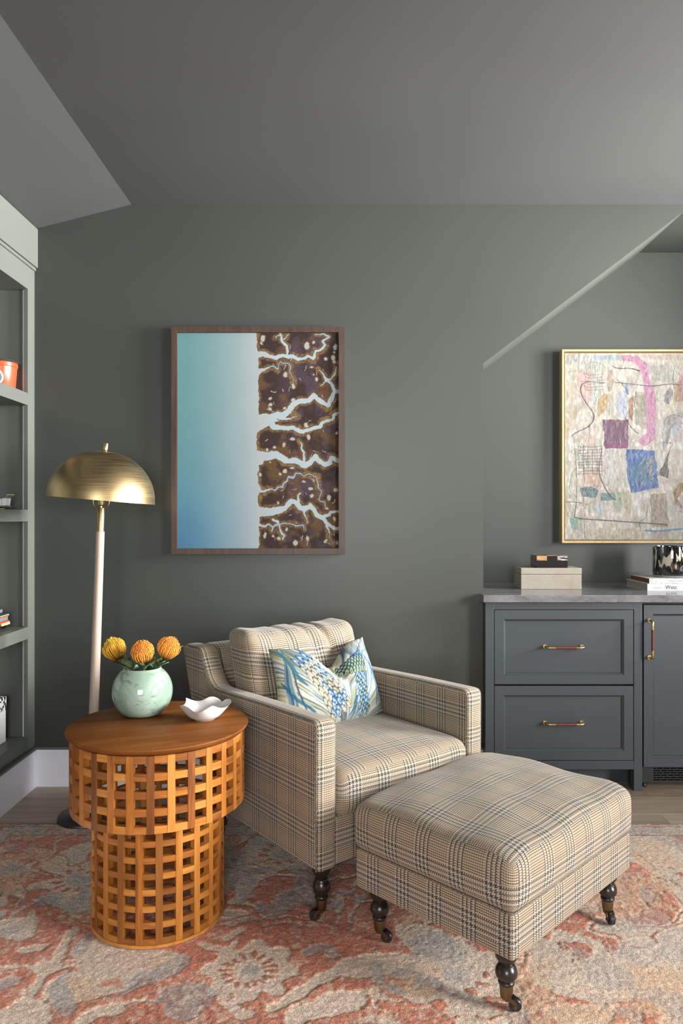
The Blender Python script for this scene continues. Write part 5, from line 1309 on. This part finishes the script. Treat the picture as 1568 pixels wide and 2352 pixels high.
# ------------------------------------------------------------------ rug
def rug():
    RX0, RX1, RY0, RY1 = -1.455, 1.95, 0.35, 3.025
    xs = np.concatenate([np.arange(RX0, 1.50, 0.0044), np.linspace(1.50, RX1, 24)])
    ysf = np.concatenate([np.linspace(RY0, 1.74, 80)[:-1], np.arange(1.74, RY1, 0.0044), [RY1]])
    X, Y = np.meshgrid(xs, ysf, indexing='ij')
    hh = HC - RUGZ
    def w(px, py):
        d = hh * FPX / (py - CY); return ((px - CX) / FPX * d, d)
    def z7(L): return [(*w(x / 1.96, 1880 + y / 1.96), r) for x, y, r in L]            # traced from the left half of the photograph
    def z8(L): return [(*w(784 + x / 2.0, 1900 + y / 2.0), r) for x, y, r in L]        # and from the right half
    wx = X + 0.016 * (fbm(X * 22, Y * 22, 201, 3) - 0.5) * 2; wy = Y + 0.016 * (fbm(X * 22, Y * 22, 205, 3) - 0.5) * 2
    TER, CRM, BLU, SND, RUS = (np.array(hx(c)) for c in ('#c87a5a', '#d6c6b3', '#a2a6a8', '#d8b896', '#9c543a'))
    C = np.ones(X.shape + (3,)) * TER
    cream = np.zeros(X.shape); blue = np.zeros(X.shape); sand = np.zeros(X.shape); rust = np.zeros(X.shape)
    def L(A, pts, soft=0.010, sm=True):
        if sm and len(pts) > 2: pts = [tuple(p) for p in smoothpath(pts, 5)]
        d = polyline_d(wx, wy, pts, None, 0.05); return np.maximum(A, sst(soft, -soft * 0.6, d))
    # wandering arabesque over the whole field
    qx = X * 6.0 + 1.9 * (fbm(X * 4, Y * 4, 211, 3) - 0.5); qy = Y * 6.0 + 1.9 * (fbm(X * 4 + 7, Y * 4, 215, 3) - 0.5)
    f = fbm(qx, qy, 221, 2); right = sst(0.0, 0.8, X)
    cream = np.maximum(cream, sst(0.030, 0.018, np.abs(f - 0.48)) * 0.85)
    cream = np.maximum(cream, sst(0.60 - 0.09 * right, 0.63 - 0.09 * right, f) * 0.95)
    g2 = fbm(X * 5 + 3, Y * 5, 225, 3); cream *= 1 - 0.9 * sst(0.016, 0.008, np.abs(g2 - 0.5)) * sst(0.4, 0.6, cream)
    blue = np.maximum(blue, sst(0.60, 0.64, fbm(X * 7, Y * 7, 231, 3)) * 0.75)
    sand = np.maximum(sand, sst(0.58, 0.62, fbm(X * 6 + 5, Y * 6, 241, 3)) * 0.6)
    # clear the near left field for the traced motifs
    clr = sst(0.10, -0.10, X - 0.05) * sst(2.35, 2.2, Y); cream *= 1 - clr * 0.95; blue *= 1 - clr; sand *= 1 - clr
    # rosette
    cx, cy = w(576, 2227); r = np.hypot(wx - cx, wy - cy); th = np.arctan2(wy - cy, wx - cx)
    cream = np.maximum(cream, sst(0.135, 0.120, r - 0.018 * np.cos(8 * th)))
    ring = sst(0.020, 0.012, np.abs(r - 0.062)); cream = cream * (1 - ring * (0.5 + 0.5 * np.sign(np.cos(16 * th)))); rust = np.maximum(rust, ring * (0.5 + 0.5 * np.sign(np.cos(16 * th))) * 0.7)
    blue = np.maximum(blue, sst(0.032, 0.022, r) * 0.9)
    # the other rosettes of the same row, mostly under the furniture
    for (ax, ay, sc_) in ((0.30, 2.02, 0.16), (0.95, 1.98, 0.17), (-0.95, 2.55, 0.13), (0.62, 2.62, 0.16), (1.25, 2.62, 0.15), (-0.25, 2.75, 0.15), (-0.95, 1.5, 0.16), (0.2, 1.3, 0.2), (1.0, 1.1, 0.2)):
        r = np.hypot(wx - ax, wy - ay); th = np.arctan2(wy - ay, wx - ax)
        cream = np.maximum(cream, sst(sc_, sc_ - 0.02, r - 0.03 * np.cos(6 * th + ax * 9)) * 0.9); k = sst(0.022, 0.012, np.abs(r - sc_ * 0.5)) * (0.5 + 0.5 * np.cos(11 * th)); cream *= 1 - 0.8 * k
        blue = np.maximum(blue, sst(sc_ * 0.3, sc_ * 0.2, r) * 0.7)
    # grey-blue flower, stem and big pale blotch beside it
    for L7, wd in (([(760, 800, 0.03), (830, 790, 0.045), (900, 800, 0.035), (850, 860, 0.035), (790, 850, 0.03)], 0),): blue = L(blue, z7(L7)); 
    sand = L(sand, z7([(850, 815, 0.012), (880, 820, 0.012)])); cream = L(cream, z7([(530, 826, 0.006), (725, 822, 0.006)]), 0.006)
    cream = L(cream, z7([(400, 590, 0.05), (520, 650, 0.075), (640, 650, 0.07), (760, 640, 0.04)])); cream = L(cream, z7([(330, 760, 0.07), (430, 740, 0.07), (560, 720, 0.04)]))
    blue = L(blue, z7([(300, 850, 0.025), (270, 760, 0.02), (300, 700, 0.012)])); blue = L(blue, z7([(560, 760, 0.02), (650, 720, 0.03), (780, 660, 0.035), (820, 620, 0.012)])); blue = L(blue, z7([(360, 580, 0.02), (400, 530, 0.016)]))
    sand = L(sand, z7([(330, 745, 0.03), (390, 740, 0.03)])); sand = L(sand, z7([(330, 815, 0.022), (390, 805, 0.022)])); sand = L(sand, z7([(690, 655, 0.014), (710, 650, 0.014)]))
    tr_ = np.zeros(X.shape); tr_ = L(tr_, z7([(470, 740, 0.008), (510, 725, 0.010), (530, 750, 0.008)]))
    # lattice vine on the left
    cream = L(cream, z7([(330, 500, 0.013), (240, 650, 0.016), (130, 800, 0.016), (60, 900, 0.016)]), 0.008); cream = L(cream, z7([(0, 665, 0.006), (190, 665, 0.006), (370, 662, 0.006)]), 0.006)
    cream = L(cream, z7([(190, 650, 0.018), (225, 668, 0.03), (265, 660, 0.018)])); cream = L(cream, z7([(60, 880, 0.04), (110, 850, 0.045), (170, 900, 0.035)])); cream = L(cream, z7([(20, 490, 0.045), (80, 480, 0.05), (110, 520, 0.03)])); blue = L(blue, z7([(30, 500, 0.02), (90, 490, 0.025)]))
    blue = L(blue, z7([(0, 745, 0.03), (50, 740, 0.02)])); cream = L(cream, z7([(120, 590, 0.02), (180, 580, 0.02)])); cream = L(cream, z7([(380, 910, 0.018), (440, 870, 0.02), (520, 860, 0.025)]))
    # leaves to the right of the rosette
    cream = L(cream, z7([(985, 770, 0.012), (1040, 830, 0.014), (1110, 880, 0.02)]), 0.008); cream = L(cream, z7([(1220, 840, 0.014), (1330, 800, 0.022), (1420, 740, 0.018), (1500, 690, 0.022), (1560, 660, 0.03)])); cream = L(cream, z7([(1330, 890, 0.03), (1450, 850, 0.04), (1560, 820, 0.05)]))
    blue = L(blue, z7([(1390, 600, 0.015), (1450, 580, 0.02), (1500, 610, 0.015)])); cream = L(cream, z7([(1030, 530, 0.02), (1080, 500, 0.015)])); cream = L(cream, z7([(910, 560, 0.012), (1010, 585, 0.014), (1060, 560, 0.012)]))
    blue = L(blue, z7([(340, 260, 0.02), (400, 285, 0.03)])); blue = L(blue, z7([(20, 235, 0.03), (90, 220, 0.025)]))
    # right half
    blue = L(blue, z8([(360, 690, 0.02), (480, 740, 0.02), (640, 800, 0.014)])); cream = L(cream, z8([(330, 480, 0.05), (480, 560, 0.08), (560, 640, 0.07)])); cream = L(cream, z8([(60, 640, 0.05), (200, 620, 0.05), (330, 640, 0.06)]))
    cream = L(cream, z8([(1010, 500, 0.03), (1160, 530, 0.02), (1200, 600, 0.03)])); cream = L(cream, z8([(1020, 700, 0.07), (1150, 700, 0.09), (1300, 680, 0.08)])); cream = L(cream, z8([(1350, 620, 0.06), (1480, 640, 0.08), (1560, 700, 0.08)])); blue = L(blue, z8([(1180, 430, 0.02), (1250, 470, 0.02)]))
    cream = L(cream, z8([(980, 850, 0.03), (1100, 860, 0.04), (1200, 840, 0.03)])); blue = L(blue, z8([(1290, 830, 0.02), (1350, 860, 0.025)])); cream = L(cream, z8([(1400, 100, 0.06), (1540, 140, 0.09)]))
    fine = fbm(X * 95, Y * 70, 291, 3) - 0.5; mid = fbm(X * 30, Y * 30, 295, 3) - 0.5
    brk = lambda A: sst(0.36, 0.62, A + 0.55 * fine + 0.35 * mid)
    edge = sst(0.30, 0.05, np.abs(cream - 0.5))                       # darker outline knots round the pale motifs
    C = mixc(C, RUS, edge * 0.55)
    cream = np.where(cream > 0.02, brk(cream), 0); blue = np.where(blue > 0.02, brk(blue), 0); sand = np.where(sand > 0.02, brk(sand), 0)
    C = C * (1 - cream)[..., None] + CRM * cream[..., None]
    C = mixc(C, SND, np.clip(sand, 0, 1) * 0.8); C = mixc(C, BLU, np.clip(blue, 0, 1) * (0.72 - 0.30 * right)); C = mixc(C, RUS, rust * 0.7); C = mixc(C, TER, tr_)
    # borders
    e = np.minimum(np.minimum(X - RX0, RX1 - X), np.minimum(Y - RY0, RY1 - Y)); band = sst(0.115, 0.108, e)
    bc_ = mixc(np.ones(X.shape + (3,)) * np.array(hx('#b9b1a6')), BLU, sst(0.52, 0.60, fbm(X * 16, Y * 16, 251, 2)) * 0.7); bc_ = mixc(bc_, TER * 0.8, sst(0.62, 0.68, fbm(X * 20, Y * 20, 255, 2)) * 0.6)
    C = C * (1 - band)[..., None] + bc_ * band[..., None]
    for c0, cc in ((0.113, RUS), (0.030, RUS), (0.006, RUS)): C = mixc(C, cc, sst(0.006, 0.002, np.abs(e - c0)))
    # wear: pale abrash and scattered undyed yarn
    ab = fbm(X * 2.0, Y * 9.0, 261, 4); C = C * (0.86 + 0.28 * ab)[..., None]
    wr = fbm(X * 60, Y * 60, 271, 3); C = mixc(C, CRM * 1.05, sst(0.54, 0.72, wr) * 0.6); dk_ = fbm(X * 80, Y * 45, 277, 2); C = mixc(C, RUS * 0.8, sst(0.60, 0.75, dk_) * 0.5 * (1 - cream))
    ty = RNG.random(X.shape); C = C * (0.78 + 0.44 * ty)[..., None]
    pile = (1 - np.clip(cream + 0.6 * blue + 0.5 * sand, 0, 1)) * (1 - band)
    Z = RUGZ - 0.0035 + 0.0030 * pile + 0.0018 * (fbm(X * 110, Y * 110, 281, 2) - 0.5) * 2 + 0.0012 * (RNG.random(X.shape) - 0.5) * (0.5 + pile)
    Z = np.minimum(Z, RUGZ + 0.0008)
    Z = np.where(e < 0.004, 0.003, Z)
    V = np.stack([X, Y, Z], -1).reshape(-1, 3); nx, ny = X.shape; idx = np.arange(nx * ny).reshape(nx, ny)
    F = np.stack([idx[:-1, :-1].ravel(), idx[1:, :-1].ravel(), idx[1:, 1:].ravel(), idx[:-1, 1:].ravel()], 1)
    # skirt and underside
    loop = np.concatenate([idx[:, 0], idx[-1, 1:], idx[-2::-1, -1], idx[0, -2:0:-1]]); n0 = len(V); low = V[loop].copy(); low[:, 2] = 0.0005
    V = np.concatenate([V, low]); m = len(loop); k = np.arange(m); F = np.concatenate([F, np.stack([loop, n0 + k, n0 + (k + 1) % m, np.roll(loop, -1)], 1)])
    C = np.clip(C * np.array([1.20, 1.10, 1.06]), 0, 0.95); col = np.concatenate([C.reshape(-1, 3), C.reshape(-1, 3)[loop]])
    N = NT('hand_knotted_wool'); at_ = N.n('ShaderNodeAttribute', attribute_name='paint'); P = N.coord('Object')
    yv = N.n('ShaderNodeTexVoronoi'); N.put(yv.inputs['Vector'], N.mapping(P, (1, 0.62, 1))); yv.inputs['Scale'].default_value = 380
    g = N.noise(P, 160, 3); c = N.mix(N.maprange(yv.outputs['Distance'], 0.1, 0.8, 0, 0.55), at_.outputs['Color'], N.mix(0.62, at_.outputs['Color'], (0, 0, 0)))
    c = N.mix(N.maprange(g, 0.35, 0.7, 0, 0.35), c, N.mix(0.4, c, (0.75, 0.70, 0.64)))
    vc = N.n('ShaderNodeSeparateColor'); N.put(vc.inputs[0], yv.outputs['Color']); c = N.mix(0.75, c, N.mix(1.0, c, N.mix(vc.outputs[0], (0.62, 0.62, 0.62), (1.38, 1.36, 1.34)), 'MULTIPLY'))
    ht = N.math('ADD', N.math('MULTIPLY', yv.outputs['Distance'], -0.7), N.math('MULTIPLY', g, 0.7))
    M = N.set(color=c, rough=0.95, spec=0.08, sheen=0.2, normal=N.bump(ht, 0.6, 0.0022))
    return mk('rug', V, F, M, None, smooth=True, col=col)
tag(rug(), 'faded terracotta and cream patterned wool rug under the furniture', 'rug')
